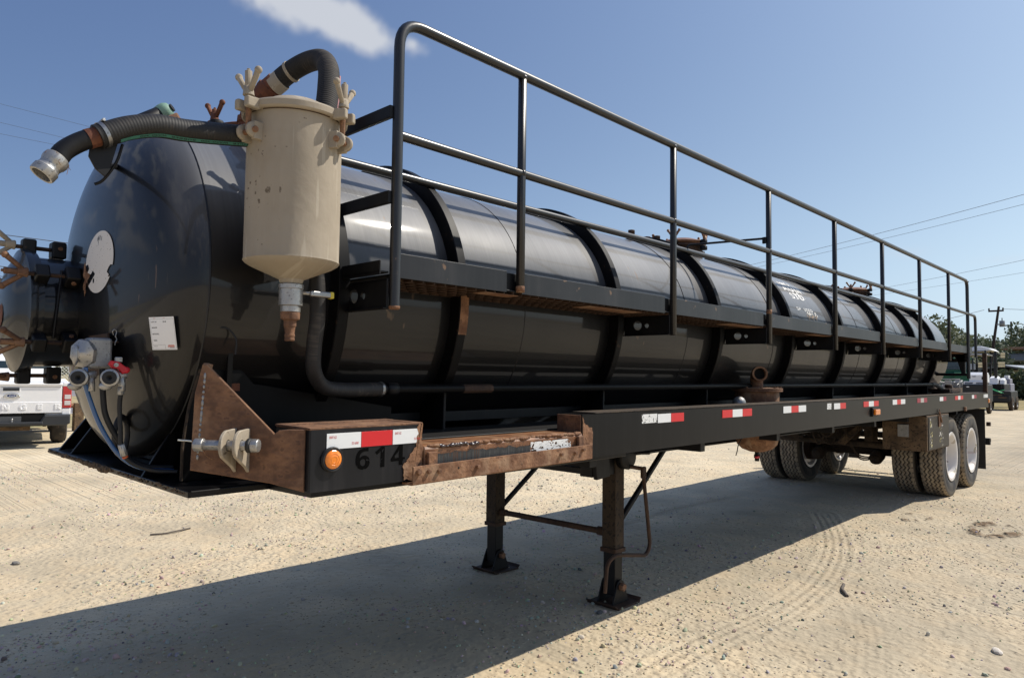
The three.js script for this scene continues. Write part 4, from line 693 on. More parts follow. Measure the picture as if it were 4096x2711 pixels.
  T('gusset', prism([[0.994, 1.086], [1.13, 1.315], [1.18, 1.33], [1.18, 1.086]], 'z', -2.938, -2.922), M.frame); T('gusset', prism([[1.01, 1.086], [1.19, 1.33], [1.3, 1.33], [1.3, 1.086]], 'z', -4.16, -4.14), M.frame);
  T('gusset', prism([[1.01, 1.086], [1.24, 1.42], [1.4, 1.42], [1.4, 1.086]], 'z', -3.95, -3.93), M.black);
  const arc = []; for (let i = 0; i <= 16; i++) { const a = mixn(-158, -22, i / 16) * R; arc.push([TZ + 0.725 * Math.cos(a), TY + 0.725 * Math.sin(a)]); }
  T('bulkhead', prism([[-4.0, 1.088], ...arc, [-2.68, 1.088]], 'x', 1.2, 1.22), M.frame);
  T('side_plate', prism([[1.057, 1.088], [1.057, 1.216], [1.075, 1.357], [1.134, 1.6], [1.165, 1.615], [1.32, 1.45], [2.0, 1.34], [2.0, 1.088]], 'z', -2.702, -2.69), M.rib);
  T('weld_lip', [pipe([V(1.053, 1.09, -2.694), V(1.053, 1.216, -2.694), V(1.071, 1.357, -2.694), V(1.13, 1.6, -2.694)], 0.02, 0.006, 8)], M.mudDark, trailer);
  T('safety_sign', [bx(1.19, 1.262, 1.42, 1.45, -2.689, -2.686, 0.001)], M.rustRed);
  // corner plate stands across the corner at 45 degrees: u along it from the box, v up
  const o0 = V(1.27, 0, -2.195), ud = V(-0.669, 0, -0.743).normalize(), nd = V(ud.z, 0, -ud.x).multiplyScalar(-1).normalize();
  if (nd.z < 0) nd.negate();
  const diag = (pts, w0, w1, holes) => { const g = prism(pts, 'z', w0, w1, { holes }); const m = new THREE.Matrix4().makeBasis(ud, Y, nd); m.setPosition(o0); g.applyMatrix4(m); const p = g.attributes.position; for (let i = 0; i < p.count; i += 3) { if (m.determinant() < 0) { const b = [p.getX(i + 1), p.getY(i + 1), p.getZ(i + 1)]; p.setXYZ(i + 1, p.getX(i + 2), p.getY(i + 2), p.getZ(i + 2)); p.setXYZ(i + 2, ...b); } } g.computeVertexNormals(); return g; };
  const at = (u, v, w) => o0.clone().addScaledVector(ud, u).addScaledVector(Y, v).addScaledVector(nd, w);
  const cp = T('corner_plate', diag([[0, 1.086], [0.118, 1.115], [0.398, 1.155], [0.39, 1.42], [0.366, 1.52], [0.35, 1.52], [0.107, 1.284], [0.092, 1.296], [0.06, 1.3], [0.0, 1.3]], -0.006, 0.006), M.rust);
  T('plate_flange', diag([[0.385, 1.16], [0.402, 1.16], [0.393, 1.42], [0.368, 1.525], [0.352, 1.52], [0.376, 1.42]], -0.05, -0.006), M.rust, cp);
  const wl = []; const wr = rng(6); for (let i = 0; i < 16; i++) { const t = i / 15, p = at(mixn(0.36, 0.355, t) + 0.012 * (1 - t), mixn(1.2, 1.48, t), 0.006); wl.push(ball(p.x, p.y, p.z, 0.005, 1, 1.2 + wr() * 1.4, 1, 7)); }
  T('weld_bead', wl, M.galv, cp);
  // clevis ears and pin on the plate
  const ear = (u) => { const pts = []; for (let i = 0; i <= 12; i++) { const a = mixn(90, -50, i / 12) * R; pts.push([0.082 + 0.05 * Math.cos(a) - 0.004, 1.25 + 0.05 * Math.sin(a)]); } pts.push([0.03, 1.17], [0.006, 1.152], [0.006, 1.302]); const g = prism(pts, 'z', -0.006, 0.006, { holes: [[0.075, 1.25, 0.022]] }); const m = new THREE.Matrix4().makeBasis(nd, Y, ud); m.setPosition(o0.clone().addScaledVector(ud, u)); g.applyMatrix4(m); if (m.determinant() < 0) { const p = g.attributes.position; for (let i = 0; i < p.count; i += 3) { const b = [p.getX(i + 1), p.getY(i + 1), p.getZ(i + 1)]; p.setXYZ(i + 1, p.getX(i + 2), p.getY(i + 2), p.getZ(i + 2)); p.setXYZ(i + 2, ...b); } } g.computeVertexNormals(); return g; };
  const e = T('clevis_ear', ear(0.242), M.tan, cp); T('clevis_ear', ear(0.196), M.tan, cp);
  T('clevis_pin', [cyl(at(0.34, 1.25, 0.075), at(0.14, 1.25, 0.075), 0.0165, 20), cyl(at(0.35, 1.25, 0.075), at(0.318, 1.25, 0.075), 0.022, 20), cyl(at(0.158, 1.25, 0.075), at(0.132, 1.25, 0.075), 0.0225, 12)], M.alu, cp);
  T('pin_collar', [cyl(at(0.172, 1.25, 0.075), at(0.157, 1.25, 0.075), 0.0245, 20)], M.blackRubber, cp);
  T('wire_tie', tubeGeo([at(0.33, 1.272, 0.06), at(0.32, 1.24, 0.08), at(0.31, 1.215, 0.075), at(0.295, 1.2, 0.06)], 0.0012, 12, 5), M.rustLight, cp);
  T('zip_tie', tubeGeo([V(1.02, 1.245, -2.65), V(1.05, 1.243, -2.6), V(1.09, 1.225, -2.55)], 0.003, 12, 6), M.zip);
  T('cable_loop', tubeGeo([V(1.09, 1.62, -2.66), V(1.12, 1.65, -2.64), V(1.17, 1.66, -2.62), V(1.2, 1.62, -2.6), V(1.2, 1.56, -2.6)], 0.0035, 20, 6), M.blackRubber);
}
// brake hose connections on the nose: bracket, socket box, two glad hands, hoses
{
  const br = T('connector_bracket', [prism([[-2.955, 1.48], [-2.97, 1.638], [-3.2, 1.632], [-3.2, 1.47]], 'x', 0.868, 0.876), bx(0.868, 0.95, 1.6, 1.607, -3.2, -2.96)], M.rustDark);
  const sock = T('electric_socket', [bx(0.79, 0.872, 1.5, 1.616, -2.985, -2.91, 0.012)], M.galv, br);
  T('socket_cover', [lathe([[0, 0], [0.05, 0], [0.056, 0.006], [0.054, 0.02], [0.03, 0.03], [0.014, 0.042], [0, 0.044]], V(0.792, 1.556, -2.945), V(-0.75, -0.05, 0.45), 8, 30), ball(0.755, 1.55, -2.935, 0.02, 0.6, 1.9, 0.8)], M.alu, sock);
  T('socket_clip', bx(0.775, 0.79, 1.485, 1.505, -2.93, -2.9), M.blue, sock);
  const gl = (x, y, z) => { const p = T('glad_hand', [lathe([[0.02, 0], [0.03, 0], [0.033, 0.01], [0.031, 0.028], [0.024, 0.03], [0.022, 0.012], [0, 0.012]], V(x, y, z), V(-0.45, 0.02, 0.9), 26, 30), cylN(x + 0.005, y + 0.004, z - 0.01, x + 0.055, y + 0.012, z - 0.02, 0.016, 12), cylN(x + 0.04, y + 0.005, z - 0.015, x + 0.042, y - 0.05, z - 0.012, 0.012, 10), ball(x - 0.018, y - 0.03, z + 0.006, 0.02, 1.2, 0.8, 0.5)], M.alu, br); T('rubber_seal', lathe([[0, 0.016], [0.008, 0.014], [0.009, 0.026], [0.024, 0.03], [0.024, 0.034], [0.01, 0.033], [0, 0.02]], V(x, y, z), V(-0.45, 0.02, 0.9), 22), M.blackRubber, p); return p; };
  gl(0.765, 1.467, -2.905);
  const g2 = gl(0.848, 1.468, -2.84);
  T('red_cover', [prism([[0.838, 1.518], [0.846, 1.531], [0.872, 1.527], [0.9, 1.505], [0.902, 1.488], [0.885, 1.482], [0.87, 1.5], [0.85, 1.503]], 'z', -2.855, -2.835), ball(0.9, 1.497, -2.845, 0.012)], M.redPaint, g2);
  T('cover_bolt', [cylN(0.86, 1.515, -2.84, 0.86, 1.515, -2.826, 0.008, 8), bx(0.862, 0.888, 1.525, 1.545, -2.862, -2.848)], M.alu, g2);
  T('hook_pin', tubeGeo([V(0.883, 1.63, -2.95), V(0.879, 1.642, -2.948), V(0.884, 1.65, -2.946), V(0.892, 1.643, -2.945), V(0.889, 1.625, -2.945), V(0.893, 1.612, -2.944), V(0.888, 1.6, -2.944), V(0.887, 1.59, -2.944)], 0.0024, 30, 6), M.steel, br);
  T('air_hose', tubeGeo([V(0.782, 1.45, -2.915), V(0.806, 1.387, -2.93), V(0.834, 1.311, -2.93), V(0.871, 1.238, -2.93), V(0.9, 1.19, -2.92), V(0.943, 1.145, -2.9), V(1.0, 1.12, -2.86), V(1.08, 1.11, -2.84)], 0.0085, 60, 10), M.blue, trailer, { label: 'blue air hose hanging at the nose' });
  T('air_hose', tubeGeo([V(0.843, 1.5, -2.93), V(0.85, 1.396, -2.93), V(0.859, 1.334, -2.93), V(0.883, 1.276, -2.93), V(0.911, 1.226, -2.93), V(0.94, 1.165, -2.93), V(1.01, 1.125, -2.92), V(1.1, 1.115, -2.9)], 0.0105, 60, 10), M.blackRubber);
  const h3 = T('air_hose', tubeGeo([V(0.889, 1.43, -2.852), V(0.886, 1.374, -2.86), V(0.892, 1.28, -2.86), V(0.896, 1.222, -2.86), V(0.905, 1.19, -2.86), V(0.93, 1.155, -2.86), V(1.0, 1.12, -2.84), V(1.08, 1.11, -2.8)], 0.0085, 60, 10), M.blackRubber);
  T('hose_fitting', [cylN(0.8965, 1.222, -2.86, 0.91, 1.178, -2.86, 0.0125, 10), cylN(0.888, 1.436, -2.852, 0.887, 1.405, -2.856, 0.012, 8)], M.alu, h3); T('hose_band', cylN(0.91, 1.178, -2.86, 0.914, 1.17, -2.86, 0.0105, 10), std({ color: srgb(190, 92, 52) }), h3);
  T('hose_coil', new THREE.TorusGeometry(0.06, 0.011, 8, 30).scale(0.7, 1.2, 1).rotateY(0.7).translate(0.945, 1.24, -3.02), M.blackRubber);
}
// landing gear
{
  const leg = (zc, near) => {
    const L = T('landing_leg', [bx(3.84, 3.94, 0.36, 1.03, zc - 0.055, zc + 0.055, 0.006)], M.mudDark);
    T('leg_collar', bx(3.832, 3.948, 0.335, 0.365, zc - 0.063, zc + 0.063), M.rustDark, L);
    T('inner_leg', bx(3.848, 3.932, 0.06, 0.34, zc - 0.047, zc + 0.047, 0.005), M.black, L);
    T('foot', [prism([[3.78, -0.0], [3.78, 0.012], [4.025, 0.012], [4.025, 0.0]], 'z', zc - 0.128, zc + 0.128), prism([[3.78, 0.0], [3.755, 0.026], [3.761, 0.03], [3.786, 0.01]], 'z', zc - 0.12, zc + 0.12), prism([[4.025, 0.0], [4.05, 0.026], [4.044, 0.03], [4.019, 0.01]], 'z', zc - 0.12, zc + 0.12)], M.rustDark, L);
    for (const s of [-1, 1]) T('foot_bracket', prism([[3.8, 0.012], [3.845, 0.12], [3.86, 0.15], [3.89, 0.165], [3.92, 0.15], [3.935, 0.12], [3.98, 0.012]], 'z', zc + s * 0.06 - 0.005, zc + s * 0.06 + 0.005), M.black, L);
    T('foot_pin', [cylN(3.89, 0.118, zc - 0.085, 3.89, 0.118, zc + 0.085, 0.014, 12), hexBolt(V(3.89, 0.118, zc + 0.066), V(0, 0, 1), 0.026, 0.03)], M.rust, L);
    return L;
  };
  const A = leg(-2.775, true); leg(-3.88);
  T('leg_crossbar', [cylN(3.89, 0.443, -3.825, 3.89, 0.452, -2.83, 0.021, 12), cylN(3.89, 0.444, -3.83, 3.89, 0.444, -3.76, 0.026, 10), cylN(3.89, 0.452, -2.9, 3.89, 0.452, -2.825, 0.03, 10)], M.rustDark);
  T('leg_brace', cylN(3.93, 0.47, -2.79, 4.7, 1.08, -2.79, 0.02, 12), M.black); T('leg_brace', cylN(3.93, 0.45, -3.88, 4.75, 1.0, -3.88, 0.02, 12), M.black);
  T('gear_box', [bx(3.6, 3.86, 0.85, 1.05, -2.83, -2.73), bx(3.62, 3.83, 0.86, 0.9, -3.86, -2.8), prism([[3.6, 0.84], [3.58, 0.98], [3.58, 1.06], [3.72, 1.06], [3.74, 0.85]], 'z', -2.72, -2.69)], M.black, A);
  T('gear_cover', [cylN(3.91, 0.965, -2.72, 3.91, 0.965, -2.66, 0.085, 20), cylN(3.96, 0.985, -2.7, 4.06, 0.985, -2.6, 0.012, 8)], M.black, A);
  T('bolted_plate', cylN(3.99, 0.97, -2.74, 4.0, 0.97, -2.74, 0.07, 20), M.galv, A);
  T('crank_handle', [cylN(3.9, 0.905, -2.7, 3.985, 0.885, -2.6, 0.013, 10), bx(3.962, 4.006, 0.825, 0.9, -2.612, -2.588, 0.01), pipe([V(3.985, 0.84, -2.6), V(4.066, 0.376, -2.6), V(4.02, 0.318, -2.6), V(3.67, 0.38, -2.6), V(3.6, 0.34, -2.61), V(3.592, 0.16, -2.62)], 0.06, 0.0125, 12)], M.rustDark);
}
// scrubber pot under the rail with an elbow pipe, and a dome beside it
{
  const x = 5.6, z = -2.56;
  const pot = T('scrubber_pot', lathe([[0, -0.135], [0.06, -0.13], [0.12, -0.108], [0.158, -0.07], [0.172, -0.02], [0.175, 0.02], [0.178, 0.022], [0.175, 0.03], [0.175, 0.36], [0, 0.36]], V(x, 1.02, z), Y, 44, 40), M.rustLight);
  T('pot_flange', [lathe([[0, 0], [0.2, 0], [0.203, 0.004], [0.203, 0.012], [0.2, 0.013], [0.2, 0.016], [0.203, 0.018], [0.203, 0.028], [0.19, 0.03], [0.07, 0.036], [0, 0.036]], V(x, 1.38, z), Y, 44, 30)], M.rust, pot);
  for (let i = 0; i < 10; i++) T('flange_bolt', hexBolt(V(x + 0.185 * Math.cos(i * 36 * R), 1.408, z + 0.185 * Math.sin(i * 36 * R)), Y, 0.011, 0.012), M.rust, pot);
  T('pot_elbow', [tubeGeo([V(x, 1.41, z), V(x, 1.47, z), V(x - 0.012, 1.505, z + 0.008), V(x - 0.045, 1.523, z + 0.03), V(x - 0.085, 1.525, z + 0.06)], 0.052, 40, 22, false), lathe([[0.046, 0], [0.06, 0], [0.062, 0.03], [0.06, 0.05], [0.046, 0.05], [0.044, 0.03], [0.044, 0.0]], V(x - 0.075, 1.525, z + 0.052), V(-0.8, 0.02, 0.6), 26, 30)], M.rust, pot);
  T('elbow_bore', lathe([[0, 0.01], [0.046, 0.01]], V(x - 0.075, 1.525, z + 0.052), V(-0.8, 0.02, 0.6), 20), M.void, pot);
  T('pot_drain', [cylN(x, 0.81, z, x, 0.9, z, 0.018, 12), cylN(x, 0.835, z, x, 0.865, z, 0.026, 8)], M.black, pot); T('drain_handle', cylN(x - 0.07, 0.846, z + 0.02, x - 0.01, 0.846, z + 0.02, 0.009, 8), M.redPaint, pot);
  T('gauge_dome', lathe([[0.05, -0.04], [0.05, 0], [0.047, 0.016], [0.036, 0.034], [0.018, 0.045], [0, 0.048]], V(5.16, 1.3, -2.5), Y, 28, 60), M.galv);
  T('dangling_wire', tubeGeo([V(5.12, 1.09, -2.45), V(5.1, 1.04, -2.45), V(5.04, 0.985, -2.45), V(5.02, 0.94, -2.45), V(5.0, 0.91, -2.45)], 0.004, 20, 6), M.blackRubber);
}
// tool box in front of the wheels
{
  const b = T('tool_box', bx(9.2, 10.24, 0.66, 1.073, -2.645, -2.168, 0.008), M.mud);
  T('box_door', prism([[9.235, 0.675], [9.235, 1.055], [10.2, 1.055], [10.2, 0.675]], 'z', -2.169, -2.16), M.frame, b);
  T('box_flap', bx(9.17, 9.2, 0.82, 0.965, -2.47, -2.355), M.galv, b); T('box_latch', [bx(9.68, 9.78, 0.93, 1.06, -2.161, -2.15), cylN(9.7, 1.1, -2.15, 9.76, 0.98, -2.14, 0.009, 8)], M.rust, b);
  const sc = canvasTex(256, 256, (x, w, h) => { x.clearRect(0, 0, w, h); const r = rng(61); for (let i = 0; i < 60; i++) { x.fillStyle = r() < 0.6 ? 'rgba(200,196,188,.95)' : 'rgba(180,170,120,.95)'; const e = r(), a = e < 0.5 ? 10 + r() * 26 : 130 + r() * 50; x.beginPath(); x.ellipse(a, r() * h, 1 + r() * 5, 2 + r() * 11, r() * 0.8, 0, 7); x.fill(); } });
  const g = new THREE.PlaneGeometry(0.9, 0.37); g.translate(9.71, 0.865, -2.1585); T('scraped_paint', g, std({ map: sc, alphaTest: 0.5, side: THREE.DoubleSide }), b, { uv: true });
}
// running gear: axles, springs, brake chambers, dual wheels, mud flaps
{
  const AX = [10.57, 11.75], CZ = -3.4;
  const treadMat = std({ vertexColors: true, roughness: 0.92, bumpMap: bumpFine, bumpScale: 0.001 });
  const tyreR = 0.515, rimR = 0.3, wid = 0.27;
  function tyreGeo() {                                     // rolled round z; zigzag grooves are real relief
    const N = 360, sec = [];                               // [s across -1..1, radius, z, part]
    for (let i = 0; i <= 6; i++) sec.push([-1, mixn(rimR, 0.44, i / 6), -wid / 2 * (0.82 + 0.18 * Math.sin(i / 6 * 2.2)), 1]);
    for (let i = 1; i <= 3; i++) sec.push([-1, mixn(0.44, 0.497, i / 3), -wid / 2 * (0.975 - 0.02 * i * i / 3), 2]);
    const K = 44; for (let i = 0; i <= K; i++) { const s = i / K * 2 - 1; sec.push([s, tyreR - 0.012 * s ** 4, s * wid / 2 * 0.9, 0]); }
    for (let i = 3; i >= 1; i--) sec.push([1, mixn(0.44, 0.497, i / 3), wid / 2 * (0.975 - 0.02 * i * i / 3), 2]);
    for (let i = 6; i >= 0; i--) sec.push([1, mixn(rimR, 0.44, i / 6), wid / 2 * (0.82 + 0.18 * Math.sin(i / 6 * 2.2)), 1]);
    const n = sec.length, pos = [], col = [], idx = [];
    for (let j = 0; j <= N; j++) {
      const a = j / N * 2 * Math.PI, ph = (j / N * 45) % 1, tri = (ph < 0.5 ? ph * 4 - 1 : 3 - ph * 4) * 0.1;
      for (const [s, r, z, part] of sec) {
        let d = 0, c;
        const dirt = fbm3(s * 3 + 9 + (part ? z * 8 : 0), a * 6, 901, 3);
        if (part === 0) {
          for (const g of [-0.58, -0.2, 0.2, 0.58]) d = Math.max(d, 1 - sm(0.035, 0.085, Math.abs(s - g - tri)));
          if (Math.abs(s) > 0.82) d = Math.max(d, (1 - sm(0.06, 0.16, Math.abs(ph - 0.5))) * sm(0.82, 0.9, Math.abs(s)));
          c = mix3([0.36, 0.29, 0.2], [0.22, 0.18, 0.13], sm(0.35, 0.7, dirt)); c = mix3(c, [0.045, 0.037, 0.03], d);
        } else { c = mix3([0.035, 0.035, 0.037], [0.075, 0.068, 0.058], sm(0.4, 0.75, dirt)); if (part === 2) { const e = (1 - sm(0.08, 0.18, Math.abs(ph - 0.5))); c = mix3(c, [0.17, 0.14, 0.1], 0.5); d = e * 0.6; } }
        const rr = r - 0.011 * d;
        // the tyre flattens a little where it meets the ground
        let y = rr * Math.sin(a); if (y < -0.5) y = -0.5 - (y + 0.5) * -0.25;
        pos.push(rr * Math.cos(a), y, z); col.push(...c);
      }
    }
    for (let j = 0; j < N; j++) for (let i = 0; i + 1 < n; i++) { const a = j * n + i, b = a + n; idx.push(a, a + 1, b, b, a + 1, b + 1); }
    const g = new THREE.BufferGeometry(); g.setAttribute('position', new THREE.Float32BufferAttribute(pos, 3)); g.setAttribute('color', new THREE.Float32BufferAttribute(col, 3)); g.setIndex(idx); g.computeVertexNormals();
    const uv = new Float32Array(pos.length / 3 * 2); for (let i = 0; i < uv.length / 2; i++) { uv[2 * i] = pos[3 * i] + pos[3 * i + 2]; uv[2 * i + 1] = pos[3 * i + 1]; } g.setAttribute('uv', new THREE.BufferAttribute(uv, 2));
    return g;
  }
  const tg = tyreGeo();
  const rimTex = canvasTex(512, 512, (x, w) => { x.fillStyle = '#d8d4cf'; x.fillRect(0, 0, w, w); const r = rng(71); for (let i = 0; i < 60; i++) { x.fillStyle = `rgba(${110 + r() * 40 | 0},${80 + r() * 30 | 0},${56 + r() * 20 | 0},${0.15 + r() * 0.3})`; x.beginPath(); x.ellipse(r() * w, r() * w, 3 + r() * 34, 2 + r() * 12, r() * 3, 0, 7); x.fill(); } x.fillStyle = '#3a2a22'; for (let i = 0; i < 16; i++) { x.beginPath(); x.ellipse(330 + r() * 90, 180 + r() * 250, 3 + r() * 18, 3 + r() * 22, r() * 3, 0, 7); x.fill(); } });
  rimTex.wrapS = rimTex.wrapT = THREE.RepeatWrapping;
  const rimMat = std({ map: rimTex, roughness: 0.35 });
  const discShape = new THREE.Shape(); discShape.absarc(0, 0, 0.245, 0, Math.PI * 2, false);
  for (let i = 0; i < 5; i++) { const h = new THREE.Path(), a = i * 72 * R + 0.3; h.absellipse(0.17 * Math.cos(a), 0.17 * Math.sin(a), 0.034, 0.026, 0, Math.PI * 2, true, a + Math.PI / 2); discShape.holes.push(h); }
  const discGeo = clean(new THREE.ExtrudeGeometry(discShape, { depth: 0.012, bevelEnabled: false, curveSegments: 36 }));
  const rimGeo = clean(lathe([[0.245, -0.1], [0.25, -0.02], [0.262, 0.02], [0.268, 0.1], [0.285, 0.118], [0.312, 0.122], [0.316, 0.128], [0.31, 0.132], [0.28, 0.128], [0.258, 0.1], [0.25, 0.02], [0.238, -0.02], [0.235, -0.1]], V(0, 0, 0), V(0, 0, 1), 48, 35));
  const hubGeo = clean(mergeGeometries([lathe([[0, 0], [0.1, 0], [0.098, 0.03], [0.075, 0.045], [0.06, 0.06], [0.04, 0.066], [0, 0.066]], V(0, 0, 0.0), V(0, 0, 1), 24, 30).toNonIndexed(), ...Array.from({ length: 10 }, (_, i) => hexBolt(V(0.125 * Math.cos(i * 36 * R), 0.125 * Math.sin(i * 36 * R), 0.012), V(0, 0, 1), 0.014, 0.024).toNonIndexed())]));
  const uv2 = (g) => { const p = g.attributes.position, u = g.attributes.uv; for (let i = 0; i < u.count; i++) u.setXY(i, p.getX(i) / 0.64 + 0.5, p.getY(i) / 0.64 + 0.5); return g; };
  uv2(rimGeo); uv2(discGeo);
  function wheel(x, z, out, side, turn) {                  // out: +1 faces the camera's side
    const w = new THREE.Mesh(tg, treadMat); w.name = 'tyre'; w.castShadow = w.receiveShadow = true;
    w.position.set(x - OFF.x, 0.503, z - OFF.z); trailer.add(w);
    const add = (name, g, m, dz) => { const q = new THREE.Mesh(g, m); q.name = name; q.castShadow = q.receiveShadow = true; q.scale.z = out; q.position.z = dz * out; q.rotation.z = turn; w.add(q); };
    add('rim', rimGeo, rimMat, 0); add('wheel_disc', discGeo, rimMat, side ? -0.03 : 0.085);
    if (side) add('hub', hubGeo, rimMat, -0.018);
  }
  for (const [k, x] of AX.entries()) {
    wheel(x, CZ + 1.06, 1, true, k ? 1.1 : 0.2); wheel(x, CZ + 0.735, -1, false, 0.4); wheel(x, CZ - 0.735, 1, false, 0.8); wheel(x, CZ - 1.06, -1, true, 0.3);
    const ax = T('axle', [cylN(x, 0.503, -4.3, x, 0.503, -2.5, 0.065, 18)], M.mudDark);
    for (const s of [-1, 1]) {
      T('brake_drum', cylN(x, 0.503, CZ + s * 0.55, x, 0.503, CZ + s * 0.78, 0.2, 28), M.rustDark, ax);
      T('brake_chamber', [cylN(x - 0.36, 0.43, CZ + s * 0.38, x - 0.22, 0.47, CZ + s * 0.38, 0.085, 22), cylN(x - 0.42, 0.415, CZ + s * 0.38, x - 0.36, 0.43, CZ + s * 0.38, 0.062, 18, 0.08), cylN(x - 0.24, 0.465, CZ + s * 0.38, x - 0.1, 0.5, CZ + s * 0.38, 0.02, 8)], M.mudDark, ax);
      T('leaf_spring', [0, 1, 2, 3].map((i) => tubeGeo([V(x - 0.52 + i * 0.06, 0.7 - i * 0.018, CZ + s * 0.48), V(x, 0.63 - i * 0.02, CZ + s * 0.48), V(x + 0.52 - i * 0.06, 0.7 - i * 0.018, CZ + s * 0.48)], 0.013, 16, 6).translate(0, 0, 0)), M.mudDark, ax);
      T('torque_arm', cylN(x - 0.75, 0.78, CZ + s * 0.42, x - 0.08, 0.56, CZ + s * 0.42, 0.03, 10), M.mudDark, ax);
    }
  }
  for (const s of [-1, 1]) T('hanger', [9.7, 11.16, 12.35].map((x) => prism([[x - 0.16, 1.0], [x - 0.08, 0.66], [x + 0.08, 0.66], [x + 0.16, 1.0]], 'z', CZ + s * 0.48 - 0.05, CZ + s * 0.48 + 0.05)), M.mudDark);
  T('suspension_rail', [bx(9.4, 12.5, 0.86, 0.98, -2.95, -2.83), bx(9.4, 12.5, 0.86, 0.98, -3.97, -3.85)], M.mudDark);
  T('cross_tube', [cylN(9.62, 0.68, -4.05, 9.62, 0.66, -2.75, 0.04, 12), cylN(9.75, 0.9, -3.9, 9.75, 0.9, -2.9, 0.05, 10)], M.mudDark);
  T('frame_plate', bx(9.5, 9.53, 0.68, 1.0, -3.99, -3.7), M.mudDark); T('diagonal_strut', prism([[-3.3, 0.66], [-2.95, 0.98], [-2.88, 0.98], [-3.2, 0.64]], 'x', 9.55, 9.6), M.mud);
  T('air_tank', lathe([[0, 0], [0.09, 0.02], [0.13, 0.06], [0.13, 0.6], [0.09, 0.64], [0, 0.66]], V(9.85, 0.82, -3.75), V(0, 0, 1), 22, 40), M.mudDark);
  const hr = rng(19), hs = [];
  for (let i = 0; i < 9; i++) { const z0 = -3.85 + hr() * 0.7, z1 = z0 + 0.05 + hr() * 0.3, y = 0.95, d = 0.62 + hr() * 0.22, x = 9.45 + hr() * 0.14; hs.push(tubeGeo([V(x, y, z0), V(x - 0.05, (y + d) / 2, z0 - 0.02), V(x - 0.06, d, (z0 + z1) / 2), V(x - 0.04, (y + d) / 2, z1 + 0.02), V(x, y, z1)], 0.011, 30, 8)); }
  for (let i = 0; i < 3; i++) hs.push(tubeGeo([V(9.6, 0.7, -3.2 + i * 0.03), V(9.75, 0.52 - i * 0.02, -3.1), V(9.95, 0.47 - i * 0.02, -3.05), V(10.2, 0.47, -3.02)], 0.009, 20, 6));
  T('brake_hoses', hs, M.mudDark);
  for (const s of [-1, 1]) T('mud_flap', bx(12.62, 12.632, 0.16, 1.06, CZ + s * 0.9 - 0.3, CZ + s * 0.9 + 0.3), M.blackRubber);
  T('rear_bumper', [bx(12.66, 12.74, 0.52, 0.62, -4.5, -2.15), bx(12.68, 12.73, 0.6, 1.08, -2.72, -2.62), bx(12.68, 12.73, 0.6, 1.08, -4.05, -3.95), bx(12.64, 12.74, 1.08, 1.3, -4.49, -2.171)], M.black);
  T('bumper_tab', [bx(12.7, 12.78, 0.8, 0.86, -2.2, -2.15), bx(12.7, 12.76, 0.56, 0.61, -2.2, -2.15)], M.rustDark);
  T('rear_post', [bx(12.65, 12.71, 1.3, 1.9, -2.225, -2.17)], M.rustDark); T('rear_post', bx(12.62, 12.69, 1.3, 1.9, -4.42, -4.36), M.rustDark);
  T('rear_crate', [bx(11.9, 12.6, 1.31, 1.36, -3.9, -2.5), cylN(12.3, 1.36, -2.6, 12.3, 1.42, -2.6, 0.05, 14)], M.rustDark);
}

